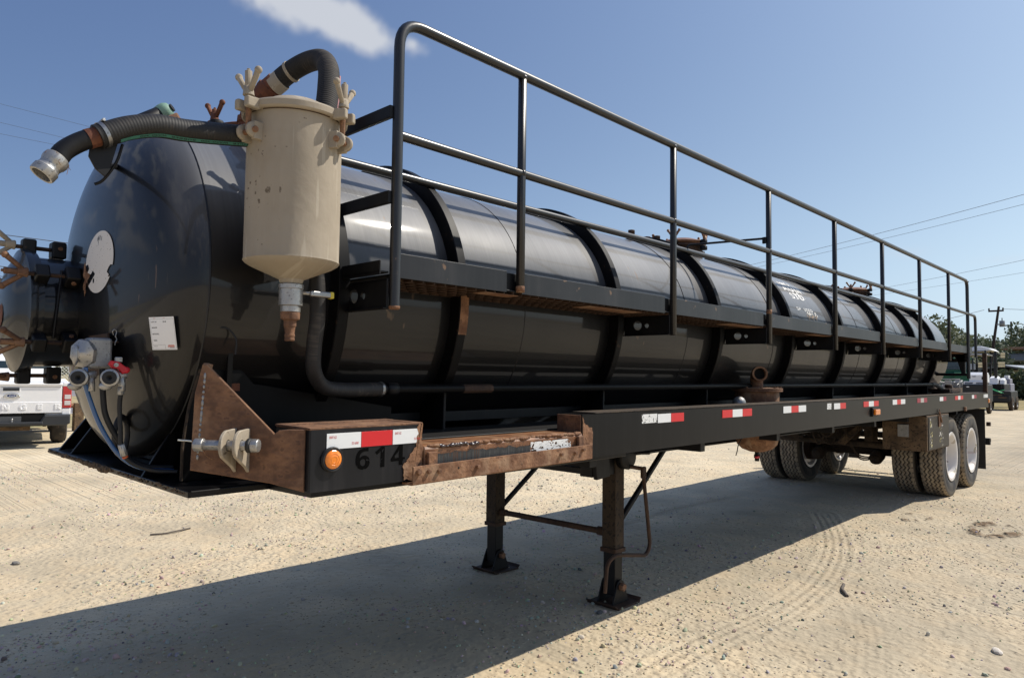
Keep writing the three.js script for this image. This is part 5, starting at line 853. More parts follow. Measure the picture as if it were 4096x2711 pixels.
// ---------------------------------------------------------------- white pickup truck parked behind the nose
{
  const A = -12 * R, truck = thing('pickup_truck', 'white pickup truck parked behind the trailer nose, seen from behind', 'pickup truck', 3.03, 0, -15.69);
  truck.rotation.y = A; OFF = V(0, 0, 0);
  const P = (n, g, m, par = truck, o = {}) => mesh(n, g, m, par, { local: true, ...o });
  const paint = phys({ color: srgb(244, 244, 244), roughness: 0.38, clearcoat: 0.8, clearcoatRoughness: 0.08 }), dark = std({ color: srgb(44, 46, 49), roughness: 0.55 }), glass = phys({ color: srgb(30, 44, 46), roughness: 0.06, clearcoat: 1, clearcoatRoughness: 0.03 });
  // body below the rails and the cab, pushed across the car
  const body = P('body', [prism([[-0.03, 0.6], [-0.03, 1.2], [-0.1, 1.235], [-1.6, 1.25], [-1.62, 1.28], [-3.3, 1.26], [-3.45, 1.2], [-5.1, 1.08], [-5.22, 0.95], [-5.2, 0.5], [-4.85, 0.42], [-4.7, 0.74], [-4.3, 0.86], [-3.9, 0.74], [-3.75, 0.42], [-1.75, 0.42], [-1.6, 0.74], [-1.2, 0.86], [-0.8, 0.74], [-0.62, 0.5]], 'x', -0.925, 0.925, { bevel: 0.05 })].map((g) => g.applyMatrix4(new THREE.Matrix4())), paint);
  const cab = prism([[-1.66, 1.24], [-1.72, 1.3], [-1.92, 1.76], [-2.05, 1.8], [-3.1, 1.79], [-3.3, 1.74], [-3.9, 1.27]], 'x', -0.8, 0.8, { bevel: 0.08 });
  { const p = cab.attributes.position; for (let i = 0; i < p.count; i++) p.setX(i, p.getX(i) * (1 - 0.26 * sm(1.25, 1.85, p.getY(i)))); cab.computeVertexNormals(); }
  P('cab', toCreasedNormals(cab, 35 * R), paint);
  P('rear_window', prism([[-0.7, 1.3], [-0.6, 1.66], [0.6, 1.66], [0.7, 1.3]], 'z', 0, 0.01).applyMatrix4(new THREE.Matrix4().makeRotationX(-0.4)).translate(0, 0.11, -1.2 - 0.03), glass);
  P('headrest', [bx(-0.46, -0.2, 1.31, 1.48, -2.1, -2.04, 0.04), bx(0.16, 0.44, 1.31, 1.47, -2.1, -2.04, 0.04)], dark);
  const bl = P('brake_light', bx(-0.18, 0.18, 1.735, 1.775, -1.97, -1.9, 0.01), std({ color: srgb(200, 200, 206), roughness: 0.3 })); P('red_lens', bx(-0.12, 0.02, 1.74, 1.772, -1.91, -1.895, 0.005), std({ color: srgb(190, 20, 40), roughness: 0.3 }), bl);
  // tailgate with pressed edges, handle, oval badge and pressed name
  const gate = P('tailgate', [bx(-0.775, 0.785, 0.66, 1.15, -0.03, 0.03, 0.015), prism([[-0.03, 1.15], [0.045, 1.155], [0.06, 1.2], [0.04, 1.235], [-0.06, 1.25], [-0.06, 1.15]], 'x', -0.785, 0.785, { bevel: 0.012 }), bx(-0.775, 0.785, 0.66, 0.865, 0.02, 0.042, 0.012)], paint);
  const hd = P('gate_handle', bx(-0.15, 0.13, 1.06, 1.145, 0.02, 0.042, 0.02), paint, gate); P('handle_grip', bx(-0.135, 0.115, 1.075, 1.135, 0.036, 0.047, 0.02), dark, hd);
  const lg = canvasTex(256, 128, (x, w, h) => { x.clearRect(0, 0, w, h); x.fillStyle = '#cfd3d6'; x.beginPath(); x.ellipse(128, 64, 126, 56, 0, 0, 7); x.fill(); x.fillStyle = '#1c2c5c'; x.beginPath(); x.ellipse(128, 64, 112, 46, 0, 0, 7); x.fill(); x.fillStyle = '#e4e8ee'; x.font = 'italic bold 56px serif'; x.fillText('Ford', 66, 82); });
  P('badge', [aim(new THREE.CylinderGeometry(0.115, 0.12, 0.03, 28).scale(1, 1, 0.42), V(0.0, 0.985, 0.04), V(0, 0, 1)), bx(-0.13, 0.13, 0.955, 0.985, 0.02, 0.045, 0.012)], std({ color: srgb(206, 208, 210), roughness: 0.15, metalness: 0.9 }), gate);
  { const g = new THREE.PlaneGeometry(0.17, 0.075); g.translate(0, 0.988, 0.0565); P('oval_emblem', g, std({ map: lg, alphaTest: 0.5, roughness: 0.3, side: THREE.DoubleSide }), gate, { uv: true }); }
  const font = await new FontLoader().loadAsync('fonts/droid/droid_sans_bold.typeface.json');
  [...'RANGER'].forEach((ch, i) => { const g = new TextGeometry(ch, { font, size: 0.092, depth: 0.012, bevelEnabled: true, bevelThickness: 0.003, bevelSize: 0.003, bevelSegments: 1, curveSegments: 6 }); g.scale(1.35, 1, 1).translate(-0.7 + i * 0.272, 0.73, 0.036); P('pressed_letter', g, paint, gate); });
  for (const s of [-1, 1]) {
    const t = P('tail_light', bx(s * 0.79, s * 0.938, 0.745, 1.15, -0.12, 0.035, 0.018), phys({ color: srgb(182, 16, 30), roughness: 0.12, clearcoat: 1 }));
    for (const y of [0.8, 0.915]) P('clear_lens', bx(s * 0.825, s * 0.925, y, y + 0.085, 0.02, 0.041, 0.012), phys({ color: srgb(214, 208, 206), roughness: 0.12, clearcoat: 1 }), t);
    P('bed_corner', bx(s * 0.79, s * 0.935, 1.152, 1.24, -0.3, 0.03, 0.03), paint); P('bed_corner', bx(s * 0.79, s * 0.93, 0.62, 0.742, -0.2, 0.028, 0.015), paint);
    // wheels
    for (const z of [-1.2, -4.3]) { const w = P('wheel', lathe([[0.2, -0.02], [0.3, -0.02], [0.365, 0.01], [0.385, 0.05], [0.385, 0.2], [0.365, 0.245], [0.3, 0.265], [0.2, 0.26], [0.18, 0.22], [0, 0.2]], V(s * 0.66, 0.385, z), V(s, 0, 0), 36, 30), std({ map: rubberTex, color: new THREE.Color(1.3, 1.2, 1.1), roughness: 0.9 })); P('rim', lathe([[0.21, 0.24], [0.2, 0.21], [0.1, 0.19], [0, 0.2]], V(s * 0.66, 0.385, z), V(s, 0, 0), 24), M.alu, w); }
  }
  P('bumper', [prism([[-0.93, 0.62], [-0.93, 0.46], [-0.86, 0.42], [0.86, 0.42], [0.93, 0.46], [0.93, 0.62], [0.52, 0.62], [0.44, 0.49], [-0.44, 0.49], [-0.52, 0.62]], 'z', -0.06, 0.12, { bevel: 0.02 }), bx(-0.5, 0.5, 0.44, 0.5, -0.06, 0.14, 0.02)], dark);
  P('number_plate', bx(-0.18, 0.16, 0.48, 0.6, 0.03, 0.045), std({ color: srgb(78, 80, 82), roughness: 0.4 })); P('bumper_recess', bx(-0.52, 0.52, 0.5, 0.66, 0.0, 0.03), M.void); P('tow_ball', [cylN(0.02, 0.48, 0.1, 0.02, 0.54, 0.1, 0.02, 10), ball(0.02, 0.55, 0.1, 0.025)], M.steel);
  P('rear_axle', [cylN(-0.7, 0.385, -1.2, 0.7, 0.385, -1.2, 0.05, 12), ball(0.05, 0.385, -1.2, 0.14), cylN(-0.6, 0.4, -0.1, 0.3, 0.38, -0.2, 0.06, 12), bx(0.5, 0.56, 0.38, 0.46, -1.9, -0.3)], M.mud);
  P('underbody', bx(-0.7, 0.7, 0.42, 0.6, -4.9, -0.1), M.void);
}

// ---------------------------------------------------------------- far side of the yard on the left: pipe rail, grass verge, road, lattice fence, scrub, hills
const flat = (name, label, x0, x1, z0, z1, y, m, kind) => { const g = new THREE.PlaneGeometry(x1 - x0, z1 - z0, 1, 1).rotateX(-Math.PI / 2).translate((x0 + x1) / 2, y, (z0 + z1) / 2); const p = g.attributes.position, u = g.attributes.uv; for (let i = 0; i < p.count; i++) u.setXY(i, p.getX(i), p.getZ(i)); const o = mesh(name, g, m, scene, { uv: true }); tag(o, label, null, null, kind); return o; };
const grassTex = tex(512, (u, v) => { const a = fbm(u, v, 6, 5, 821), b = fbm(u, v, 40, 3, 823); return mix3(mix3([150, 136, 98], [186, 166, 128], a), [104, 112, 66], 0.6 * sm(0.5, 0.75, b)); }, { m: 9 });
const grassM = std({ map: grassTex, roughness: 1 }), asphalt = std({ color: srgb(128, 124, 126), roughness: 0.9, bumpMap: bumpFine, bumpScale: 0.002 }), line = std({ color: srgb(226, 222, 214), roughness: 0.7 });
{
  const verge = (n, l, x0, x1, z0, z1) => flat(n, l, x0, x1, z0, z1, 0.006, grassM, 'structure');
  verge('verge', 'dry grass verge between yard and road', -120, 34, -26.6, -20.5);
  flat('road', 'grey asphalt road beyond the pickup truck', -200, 60, -34, -26.6, 0.008, asphalt, 'structure');
  verge('verge', 'dry grass strip between the two roads', -200, 60, -43.6, -34);
  flat('road', 'second grey asphalt road further back', -200, 60, -60, -43.6, 0.008, asphalt, 'structure');
  flat('road_line', 'white painted line along the near road edge', -200, 60, -27.0, -26.85, 0.014, line, 'structure'); flat('road_line', 'white painted line along the far road edge', -200, 60, -45.6, -45.4, 0.014, line, 'structure');
  verge('verge', 'dry scrubland beyond the second road', -400, 80, -420, -60);
  const rail = thing('pipe_rail', 'rusty brown low pipe rail with posts along the yard edge', 'pipe rail', 2, 0, -19.2);
  mesh('rail', cylN(-14, 0.61, -18.2, 5.1, 0.61, -19.4, 0.055, 10), M.rust, rail);
  for (const x of [-9, -6, -3, 0, 2.4]) mesh('post', cylN(x, 0, mixn(-18.2, -19.4, (x + 14) / 19.1), x, 0.62, mixn(-18.2, -19.4, (x + 14) / 19.1), 0.06, 10), M.rust, rail);
  mesh('post', [bx(5.0, 5.2, 0, 0.67, -19.5, -19.3, 0.01)], M.mud, rail);
  // lattice fence: two sets of crossing slats between posts on a low kerb
  const fence = thing('lattice_fence', 'pale lattice fence beyond the far road', 'fence', 12, 0, -62);
  const sl = []; for (let x = -12; x < 26; x += 0.24) { for (const s of [-1, 1]) { const g = new THREE.BoxGeometry(0.035, 3.1, 0.02).rotateZ(s * Math.PI / 4).translate(x, 1.35, -62 + s * 0.012); sl.push(g); } }
  const lat = mesh('lattice', sl, std({ color: srgb(206, 206, 196), roughness: 0.8 }), fence); lat.userData.kind = 'stuff';
  for (let x = -12; x <= 27; x += 3) mesh('post', bx(x - 0.05, x + 0.05, 0, 2.55, -62.06, -61.94), std({ color: srgb(224, 224, 218), roughness: 0.7 }), fence);
  mesh('rail', [bx(-13, 27, 2.4, 2.48, -62.04, -61.96), bx(-13, 27, 0.26, 0.34, -62.04, -61.96)], std({ color: srgb(224, 224, 218), roughness: 0.7 }), fence);
  mesh('kerb', bx(-13, 27, 0, 0.26, -62.3, -61.7), std({ color: srgb(176, 166, 150), roughness: 0.9 }), fence);
}
// a hill range far off
{
  const pos = [], idx = [], nx = 160, nz = 8; for (let j = 0; j <= nz; j++) for (let i = 0; i <= nx; i++) { const az = mixn(-40, 110, i / nx) * R, d = mixn(900, 1300, j / nz), h = (12 + 26 * fbm3(az * 6, j * 0.3, 931, 4)) * Math.sin(j / nz * Math.PI) + (j === 0 ? -3 : 0); pos.push(d * Math.sin(az), h, -d * Math.cos(az)); }
  for (let j = 0; j < nz; j++) for (let i = 0; i < nx; i++) { const a = j * (nx + 1) + i, b = a + nx + 1; idx.push(a, a + 1, b, b, a + 1, b + 1); }
  const g = new THREE.BufferGeometry(); g.setAttribute('position', new THREE.Float32BufferAttribute(pos, 3)); g.setIndex(idx); g.computeVertexNormals();
  tag(mesh('hills', g, std({ color: new THREE.Color(0.10, 0.115, 0.09), roughness: 1 })), 'low wooded hills on the horizon', null, null, 'structure');
}
// leaf clumps: many small faces spread through a crown's volume
function leafGeo(seed, blobs, n, size) {
  const r = rng(seed), pos = [], nor = [], uv = [], tot = blobs.reduce((s, b) => s + b[3] ** 2, 0);
  for (const [bx0, by, bz, br, sy = 0.8] of blobs) for (let k = 0; k < n * br ** 2 / tot; k++) {
    const d = V(r() * 2 - 1, r() * 2 - 1, r() * 2 - 1); if (d.length() > 1) continue; const q = d.clone().normalize().multiplyScalar(Math.pow(r(), 0.35) * (0.75 + 0.5 * fbm3(d.x * 2.2 + seed, d.y * 2.2 + d.z * 1.7, seed, 3)));
    const c = V(bx0 + q.x * br, by + q.y * br * sy, bz + q.z * br), a = V(r() - 0.5, r() - 0.5, r() - 0.5).normalize(), b = V(r() - 0.5, r() - 0.5, r() - 0.5).cross(a).normalize(), s = size * (0.5 + r());
    const nn = a.clone().cross(b).normalize(); for (const [p, m] of [[-1, -0.6], [1, -0.5], [0.1, 1]]) { const e = c.clone().addScaledVector(a, p * s * 0.6).addScaledVector(b, m * s); pos.push(e.x, e.y, e.z); nor.push(nn.x, nn.y, nn.z); uv.push(0, 0); }
  }
  const g = new THREE.BufferGeometry(); g.setAttribute('position', new THREE.Float32BufferAttribute(pos, 3)); g.setAttribute('normal', new THREE.Float32BufferAttribute(nor, 3)); g.setAttribute('uv', new THREE.Float32BufferAttribute(uv, 2)); return g;
}
const leafM = (r, g, b) => phys({ color: new THREE.Color(r, g, b), roughness: 0.8, transmission: 0.3, thickness: 0, side: THREE.DoubleSide });
const LM = [leafM(0.11, 0.14, 0.06), leafM(0.14, 0.16, 0.08), leafM(0.075, 0.1, 0.046), leafM(0.16, 0.165, 0.1)], bark = std({ color: new THREE.Color(0.09, 0.075, 0.06), roughness: 0.95 });
const dirAt = (az, d) => V(d * Math.sin(az * R), 0, -d * Math.cos(az * R));
function tree(label, az, d, h, w, mat, seed, group) {
  const p = dirAt(az, d), t = thing('tree', label, 'tree', p.x, 0, p.z, group), r = rng(seed), blobs = [[0, h * 0.58, 0, w * 0.45]];
  for (let i = 0; i < 9; i++) { const a = r() * 6.28, q = r(); blobs.push([Math.cos(a) * w * 0.38 * (0.5 + q), h * (0.35 + 0.5 * r()), Math.sin(a) * w * 0.38 * (0.5 + q), w * (0.16 + 0.14 * r())]); }
  blobs.push([0, h * 0.82, 0, w * 0.26]);
  mesh('trunk', [cylN(0, 0, 0, 0.1, h * 0.5, 0, 0.22, 8, 0.12), cylN(0.05, h * 0.3, 0, w * 0.22, h * 0.6, w * 0.1, 0.1, 6, 0.05), cylN(0.05, h * 0.32, 0, -w * 0.2, h * 0.62, -w * 0.08, 0.1, 6, 0.05)], bark, t, { local: true });
  mesh('crown', leafGeo(seed, blobs, 9000, 0.2), LM[mat], t, { local: true, uv: true });
}
// the trees on the right, near to far, and the dark one against the frame edge
const TG = 'trees behind the yard on the right';
tree('tall dark tree rising at the right edge behind the roof', 82.9, 95, 7.6, 8, 2, 12);
tree('bushy tree with ragged top just behind the tank end', 77.2, 70, 6.9, 7, 1, 13);
tree('dark rounded tree behind the last railing posts', 78.2, 78, 6.4, 6.5, 2, 14);
[[79.0, 110, 7.0, 8, 1], [79.6, 118, 7.2, 8, 0], [80.3, 124, 7.5, 8, 1], [80.9, 130, 7.2, 8, 3], [81.5, 112, 6.6, 8, 0], [82.0, 104, 6.6, 7, 2], [75.8, 90, 6.8, 8, 0], [76.5, 96, 6.8, 8, 1], [74.4, 96, 6.6, 8, 0]].forEach(([a, d, h, w, m], i) => tree(['olive green bushy tree left of the last railing posts', 'mid green tree just left of the leaning pole foot', 'olive rounded tree directly behind the leaning pole', 'pale grey green tree in the gap right of the leaning pole', 'green tree between the two utility poles', 'dark green tree behind the smaller utility pole', 'green tree hidden behind the end of the tank', 'olive tree hidden behind the tank end and posts', 'green tree furthest along behind the tank'][i], a, d, h, w, m, 40 + i, TG));
// far wood and scrub as masses
{
  const r = rng(5), b = []; for (let i = 0; i < 70; i++) { const az = mixn(64, 96, i / 69) + r(), d = 150 + r() * 40, p = dirAt(az, d); b.push([p.x, 3 + r() * 2.0, p.z, 5 + r() * 2.5]); }
  tag(mesh('wood', leafGeo(3, b, 60000, 0.5), LM[0], scene, { uv: true }), 'far green wood behind the trees on the right', null, null, 'stuff');
  const s = []; for (let i = 0; i < 70; i++) { const az = mixn(-4, 22, i / 69) + r() * 0.5, d = 150 + r() * 90, p = dirAt(az, d); s.push([p.x, 0.9 + r() * 1.2, p.z, 2 + r() * 2.4]); }
  tag(mesh('scrub', leafGeo(4, s, 30000, 0.45), LM[3], scene, { uv: true }), 'far grey green scrub beyond the road on the left', null, null, 'stuff');
  const h = []; for (let i = 0; i < 46; i++) { const p = dirAt(mixn(80.9, 87, i / 45), 66 + r()); h.push([p.x, 1.0 + 0.2 * r(), p.z, 1.05, 1.0]); }
  tag(mesh('hedge', leafGeo(6, h, 26000, 0.16), LM[2], scene, { uv: true }), 'dark trimmed hedge in front of the grey roof', 'hedge');
}
flat('grass', 'dry mown grass behind the parked machines', 43.2, 400, -60, 40, 0.006, std({ map: grassTex, color: new THREE.Color(0.75, 0.72, 0.6), roughness: 1 }), 'structure');
// sheds on the right
{
  const roofM = std({ color: srgb(150, 156, 164), roughness: 0.45, metalness: 0.3 });
  const p = dirAt(83.2, 74), b = thing('metal_shed', 'grey metal roofed shed behind the hedge', 'shed', p.x, 0, p.z);
  mesh('wall', bx(-3, 3, 0, 1.9, -6, 4, 0.02), std({ color: srgb(150, 146, 138), roughness: 0.8 }), b, { local: true });
  mesh('roof', [prism([[-6.4, 1.75], [-6.4, 1.85], [-1, 2.75], [4.4, 1.85], [4.4, 1.75], [-1, 2.62]], 'x', -3.6, 3.4).rotateY(-0.35)], roofM, b, { local: true });
  const q = dirAt(82.4, 88), c = thing('open_canopy', 'long low open canopy with brown roof edge under the trees', 'canopy', q.x, 0, q.z);
  mesh('roof', bx(-2, 2, 4.55, 4.78, -2.6, 9, 0.02), std({ color: srgb(150, 120, 100), roughness: 0.8 }), c, { local: true });
  for (const z of [-2.4, 1, 4.5, 8]) mesh('post', bx(-1.9, -1.75, 0, 4.55, z - 0.08, z + 0.08), bark, c, { local: true });
  mesh('parked_load', [bx(-1, 1.2, 3.4, 4.2, -2, 1.2, 0.2), bx(-1, 1, 2.2, 3.2, 2, 5, 0.2)], std({ color: srgb(120, 134, 156), roughness: 0.5 }), c, { local: true });
}
// ---------------------------------------------------------------- parked machines behind the tail
{
  const W = std({ color: srgb(226, 228, 230), roughness: 0.45 }), K = std({ color: srgb(22, 24, 25), roughness: 0.6 }), G = std({ color: srgb(32, 96, 66), roughness: 0.45 }), GL = std({ color: srgb(86, 196, 132), roughness: 0.5 }), GLS = phys({ color: srgb(36, 52, 56), roughness: 0.08, clearcoat: 1 });
  const place = (name, label, cat, x, z, turn) => { const t = thing(name, label, cat, x, 0, z); t.rotation.y = turn; return t; };
  const L = { local: true }, wheelAt = (par, x, z, r, w, s = 1) => { const q = mesh('wheel', lathe([[r * 0.5, 0], [r * 0.9, 0], [r, w * 0.15], [r, w * 0.85], [r * 0.9, w], [r * 0.5, w], [r * 0.45, w * 0.8], [0, w * 0.75]], V(x, r, z), V(0, 0, s), 24, 30), M.mudDark, par, L); mesh('rim', lathe([[0, w * 0.8], [r * 0.45, w * 0.82], [r * 0.5, w * 0.98]], V(x, r, z), V(0, 0, s), 20), M.galv, par, L); return q; };
  // small black utility vehicle with a work light mast
  const u = place('utility_vehicle', 'black utility vehicle with green bars, work light mast and dusty wheel', 'utility vehicle', 42.2, -6.64, 0);
  mesh('body', [bx(-0.4, 1.5, 0.36, 0.95, -0.52, 0.46, 0.04), bx(-0.2, 1.3, 0.9, 1.3, -0.5, 0.16, 0.05), bx(0.0, 0.9, 1.25, 1.5, -0.45, 0.0, 0.06)], K, u, L); mesh('bumper', bx(-0.5, -0.38, 0.42, 0.72, -0.52, 0.42, 0.04), K, u, L); mesh('bumper_plate', bx(-0.525, -0.5, 0.6, 0.66, -0.05, 0.28, 0.01), M.mud, u, L); mesh('dusty_deck', bx(-0.48, -0.1, 0.72, 0.78, -0.4, 0.1, 0.02), M.mud, u, L);
  wheelAt(u, -0.1, 0.32, 0.34, 0.18); wheelAt(u, 1.1, 0.32, 0.34, 0.18); wheelAt(u, -0.1, -0.34, 0.34, 0.18, -1);
  mesh('hood', [prism([[-0.3, 1.28], [-0.2, 1.58], [0.3, 1.68], [0.6, 1.6], [0.6, 1.3]], 'z', -0.48, -0.1, { bevel: 0.04 }), prism([[-0.1, 1.2], [0.0, 1.5], [0.3, 1.6], [0.6, 1.5], [0.6, 1.2]], 'z', -0.06, 0.14, { bevel: 0.04 })], W, u, L);
  mesh('grille', bx(-0.34, -0.3, 1.0, 1.28, -0.46, 0.06, 0.02), M.void, u, L);
  mesh('green_bar', [cylN(-0.52, 1.12, -0.5, -0.52, 0.86, 0.1, 0.022, 8), cylN(-0.5, 1.12, -0.4, -0.5, 0.86, 0.16, 0.014, 8), cylN(-0.4, 0.94, -0.05, -0.4, 1.02, 0.2, 0.012, 8)], GL, u, L);
  mesh('mast', [cylN(-0.1, 1.4, -0.2, -0.05, 2.92, -0.2, 0.06, 10), bx(-0.14, -0.02, 1.7, 2.75, -0.28, -0.14, 0.03), cylN(-0.1, 2.75, -0.2, -0.1, 2.75, 0.12, 0.03, 8), cylN(-0.1, 2.3, -0.75, -0.1, 2.3, 0.1, 0.025, 8)], K, u, L);
  for (const [y, z, w] of [[2.26, 0.06, 0.3], [2.72, 0.12, 0.2], [2.24, -0.82, 0.22]]) { const k = mesh('work_light', bx(-0.2, -0.08, y - 0.14, y + 0.14, z - w / 2, z + w / 2, 0.03), K, u, L); mesh('lens', [bx(-0.215, -0.198, y + 0.01, y + 0.125, z - w / 2 + 0.01, z + w / 2 - 0.01, 0.01), bx(-0.215, -0.198, y - 0.125, y - 0.01, z - w / 2 + 0.01, z + w / 2 - 0.01, 0.01)], std({ color: srgb(216, 204, 166), roughness: 0.4 }), k, L); }
  mesh('panel', bx(-0.1, -0.06, 2.0, 2.3, -1.28, -1.06, 0.01), std({ color: srgb(150, 158, 166), roughness: 0.5 }), u, L); mesh('panel_post', cylN(-0.08, 0.4, -1.17, -0.08, 2.6, -1.17, 0.04, 8), K, u, L);
  // white engine housing on a low black chassis
  const e = place('generator', 'white boxy generator housing on a black low trailer', 'generator', 36.9, -6.7, 0.05);
  mesh('housing', [prism([[-0.5, 1.36], [-0.5, 1.7], [-0.3, 1.82], [0.6, 1.82], [0.9, 1.7], [0.9, 1.36]], 'z', -0.22, 0.36, { bevel: 0.03 }), bx(-0.58, -0.48, 1.28, 1.42, -0.42, 0.4, 0.02)], W, e, L);
  mesh('vent', [bx(-0.59, -0.58, 1.31, 1.38, -0.38, -0.08, 0.002), bx(-0.59, -0.58, 1.31, 1.38, 0.04, 0.34, 0.002), bx(-0.52, -0.5, 1.62, 1.65, -0.1, 0.02, 0.002)], std({ color: srgb(96, 102, 116), roughness: 0.6 }), e, L); mesh('handle', bx(-0.52, -0.5, 1.5, 1.62, 0.24, 0.29, 0.01), K, e, L);
  mesh('chassis', bx(-0.7, 1.4, 0.5, 1.28, -0.46, 0.42, 0.04), K, e, L); mesh('side_lens', bx(-0.72, -0.7, 1.16, 1.2, -0.3, -0.2, 0.005), W, e, L); wheelAt(e, 0.4, 0.3, 0.34, 0.16); wheelAt(e, 0.4, -0.34, 0.34, 0.16, -1);
  // green tractor behind
  const g = place('green_tractor', 'dark green tractor cab seen under the walkway step', 'tractor', 52.2, -10.6, 0.2);
  mesh('body', [bx(-0.9, 1.8, 0.7, 1.95, -0.85, 0.85, 0.1), prism([[-1.6, 0.9], [-1.5, 1.85], [-0.8, 2.0], [-0.8, 0.9]], 'z', -0.1, 0.85)], G, g, L); mesh('cab', [bx(-0.5, 1.0, 1.95, 2.15, -0.75, 0.75, 0.04), bx(-0.6, 1.1, 2.72, 2.86, -0.85, 0.85, 0.05)], G, g, L); mesh('cab_glass', bx(-0.52, 1.02, 2.1, 2.72, -0.72, 0.72, 0.03), GLS, g, L); for (const s of [-1, 1]) { wheelAt(g, 0.8, s * 0.85, 0.75, 0.35, s); wheelAt(g, -1.2, s * 0.7, 0.45, 0.25, s); }
  mesh('bumper', bx(-1.75, -1.6, 1.75, 1.85, -0.9, 0.9, 0.03), std({ color: srgb(190, 186, 176), roughness: 0.5 }), g, L);
  // low trailer with machine parts
  const f = place('flatbed_trailer', 'brown flatbed trailer loaded with grey machine parts', 'flatbed trailer', 43.6, -9.15, 0.1);
  mesh('bed', bx(-1.4, 2.4, 0.78, 1.05, -0.75, 0.6, 0.03), M.mud, f, L); wheelAt(f, 0.4, 0.45, 0.36, 0.24); wheelAt(f, 0.4, -0.6, 0.36, 0.24, -1);
  const fr = rng(33), pl = []; for (let i = 0; i < 18; i++) { const x = -1.2 + fr() * 3, z = -0.65 + fr() * 1.2, s = 0.05 + fr() * 0.1; pl.push(bx(x - s, x + s, 1.05, 1.05 + s * (0.8 + fr() * 2.4), z - s * 1.2, z + s * 1.2, 0.02)); } for (let i = 0; i < 7; i++) pl.push(cylN(-1.3, 1.1 + fr() * 0.3, -0.7 + fr() * 1.2, 0.9, 1.1 + fr() * 0.4, -0.7 + fr() * 1.2, 0.025, 8));
  mesh('machine_part', pl, M.galv, f, L).userData.kind = 'stuff';
  mesh('side_rail', [cylN(-1.4, 1.5, -0.75, -1.4, 1.5, 0.6, 0.025, 8), ...[-0.75, -0.3, 0.15, 0.6].map((z) => cylN(-1.4, 1.0, z, -1.4, 1.5, z, 0.02, 8))], M.galv, f, L);
  // white domed roof on posts behind the machines
  const c = place('domed_canopy', 'white domed canopy with a flat grey awning behind the railing end', 'canopy', 53.2, -9.4, 0.05);
  mesh('dome', prism([[-0.68, 3.3], [-0.6, 3.46], [-0.3, 3.6], [0.1, 3.62], [0.5, 3.5], [0.74, 3.32]], 'x', -0.6, 2.2, { bevel: 0.06 }), W, c, L); mesh('awning', bx(-1.2, 1.4, 3.02, 3.12, -0.95, 0.45, 0.02), std({ color: srgb(176, 176, 180), roughness: 0.6 }), c, L);
  for (const [x, z] of [[-1, -0.8], [-1, 0.35], [1.2, -0.8], [1.2, 0.35], [2, 0.5], [2, -0.5]]) mesh('post', cylN(x, 0, z, x, 3.34, z, 0.05, 8), K, c, L);
  mesh('stored_box', [bx(-0.6, 0.6, 1.9, 2.5, -0.7, -0.1, 0.05), bx(-0.4, 1, 0, 1.6, -0.6, 0.3, 0.05)], K, c, L);
  // small grey mower beside the hedge
  const m = place('grey_mower', 'small grey machine with stacked boxes beside the hedge', 'mower', 46.3, -6.9, 0);
  mesh('body', [bx(-0.4, 0.8, 0.5, 1.3, -0.28, 0.1, 0.05), bx(-0.3, 0.5, 1.3, 1.56, -0.26, 0.06, 0.04)], std({ color: srgb(136, 136, 150), roughness: 0.6 }), m, L); mesh('stacked_box', bx(-0.2, 0.3, 1.56, 1.74, -0.22, -0.02, 0.03), W, m, L); wheelAt(m, 0, -0.08, 0.34, 0.18);
}
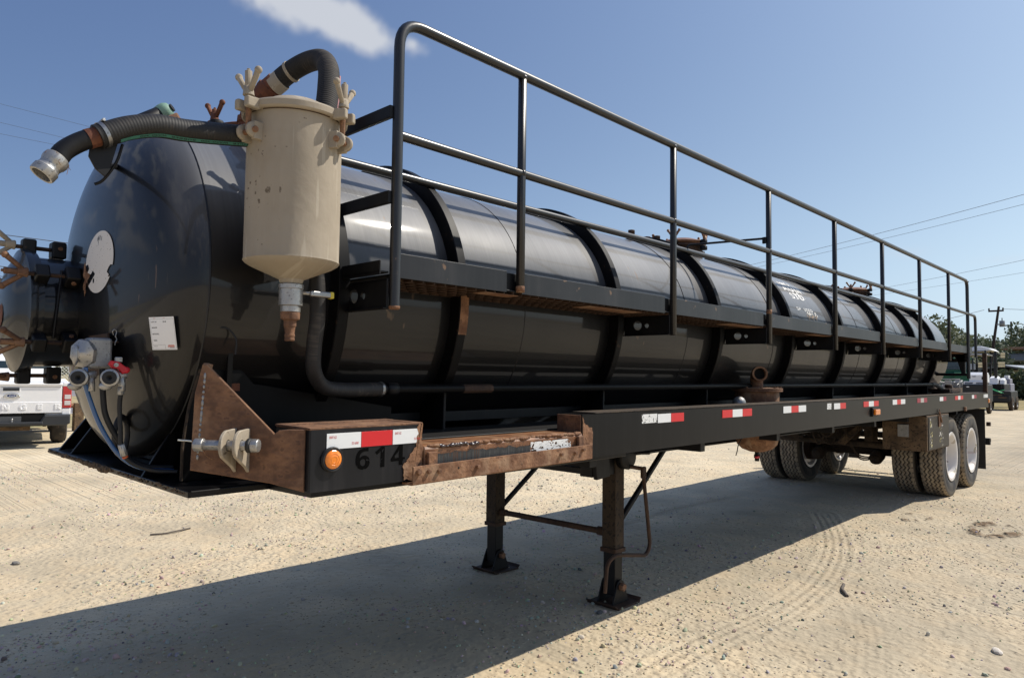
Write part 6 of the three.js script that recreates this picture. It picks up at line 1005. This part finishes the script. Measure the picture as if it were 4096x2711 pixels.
// ---------------------------------------------------------------- utility poles and overhead wires
{
  const wood = std({ color: srgb(66, 52, 44), roughness: 0.9 }), p1 = thing('utility_pole', 'leaning utility pole with crossarm and transformer can', 'utility pole', 71.5, 0, -12.1);
  mesh('pole', cylN(71.5, 0, -12.35, 71.85, 7.75, -11.35, 0.15, 10, 0.09), wood, p1); mesh('crossarm', bx(71.7, 71.85, 7.3, 7.44, -12.1, -11.0, 0.02), wood, p1); mesh('transformer', [cylN(71.7, 6.0, -11.12, 71.7, 6.5, -11.12, 0.2, 14), cylN(71.7, 6.5, -11.12, 71.7, 6.75, -11.12, 0.04, 8), bx(71.65, 71.75, 6.15, 6.25, -11.5, -11.2)], M.galv, p1); for (const z of [-12.05, -11.05]) mesh('insulator', cylN(71.77, 7.44, z, 71.77, 7.62, z, 0.06, 8), wood, p1);
  const p2 = thing('utility_pole', 'smaller utility pole in front of the dark tree', 'utility pole', 109, 0, -16); mesh('pole', cylN(109, 0, -16, 109, 8.95, -15.95, 0.17, 10, 0.11), wood, p2); mesh('crossarm', bx(108.9, 109.1, 8.4, 8.55, -16.9, -15.85, 0.02), wood, p2);
  const wm = std({ color: srgb(92, 90, 90), roughness: 0.8 });
  const wire = (label, a, b, sag, rad, group) => { const m = a.clone().lerp(b, 0.5); m.y -= sag; tag(mesh('overhead_wire', tubeGeo([a, a.clone().lerp(m, 0.5).add(V(0, -sag * 0.25, 0)), m, b.clone().lerp(m, 0.5).add(V(0, -sag * 0.25, 0)), b], rad, 40, 5, false), wm), label, 'wire', group); };
  wire('upper overhead wire rising to the right beyond the railing', V(104, 17.3, -63), V(69, 17.4, -3.5), 0.5, 0.02); wire('lower overhead wire rising to the right beyond the railing', V(104, 17.0, -63), V(69, 16.5, -3.5), 0.5, 0.016);
  wire('upper overhead wire above the rear manway', V(150, 17.5, -60), V(84, 14.2, -5), 0.4, 0.018); wire('lower overhead wire above the rear manway', V(150, 17.1, -60), V(84, 12.7, -5), 0.4, 0.014);
  wire('thin wire running left from the leaning pole', V(71.8, 7.5, -12.4), V(78, 6.4, -24), 0.3, 0.016); wire('thin wire running right from the leaning pole', V(71.8, 7.5, -11), V(70, 7.2, 8), 0.5, 0.016);
  const dl = (label, x0, y0, z0, x1, y1, z1, rad) => { const d = V(x1 - x0, y1 - y0, z1 - z0); wire(label, V(x0, y0, z0).addScaledVector(d, -3), V(x1, y1, z1).addScaledVector(d, 4), 0.0, rad); };
  dl('overhead wire above the front manway cover', 12.72, 12.85, -72.76, 16.7, 12.17, -68.65, 0.032); dl('overhead wire level with the top of the manway cover', 12.84, 10.12, -72.83, 16.4, 9.6, -69.2, 0.036); dl('overhead wire just below the top of the manway cover', 12.88, 9.27, -72.85, 16.4, 8.9, -69.2, 0.03);
  dl('pale overhead wire level with the lower manway clamps', 17.4, 6.61, -97.27, 22, 6.3, -92.5, 0.03); dl('pale lowest overhead wire left of the manway', 17.45, 5.54, -97.3, 22, 5.2, -92.6, 0.03);
  dl('thin faint wire high on the left', 9.17, 18.34, -54.36, 12.88, 17.05, -50.58, 0.009); dl('thin faint wire in the middle on the left', 9.22, 17.15, -54.39, 11.8, 16.31, -51.75, 0.009); dl('thin faint wire lowest on the left', 9.26, 16.43, -54.41, 11.49, 15.83, -52.11, 0.009);
}
renderer.render(scene, camera);
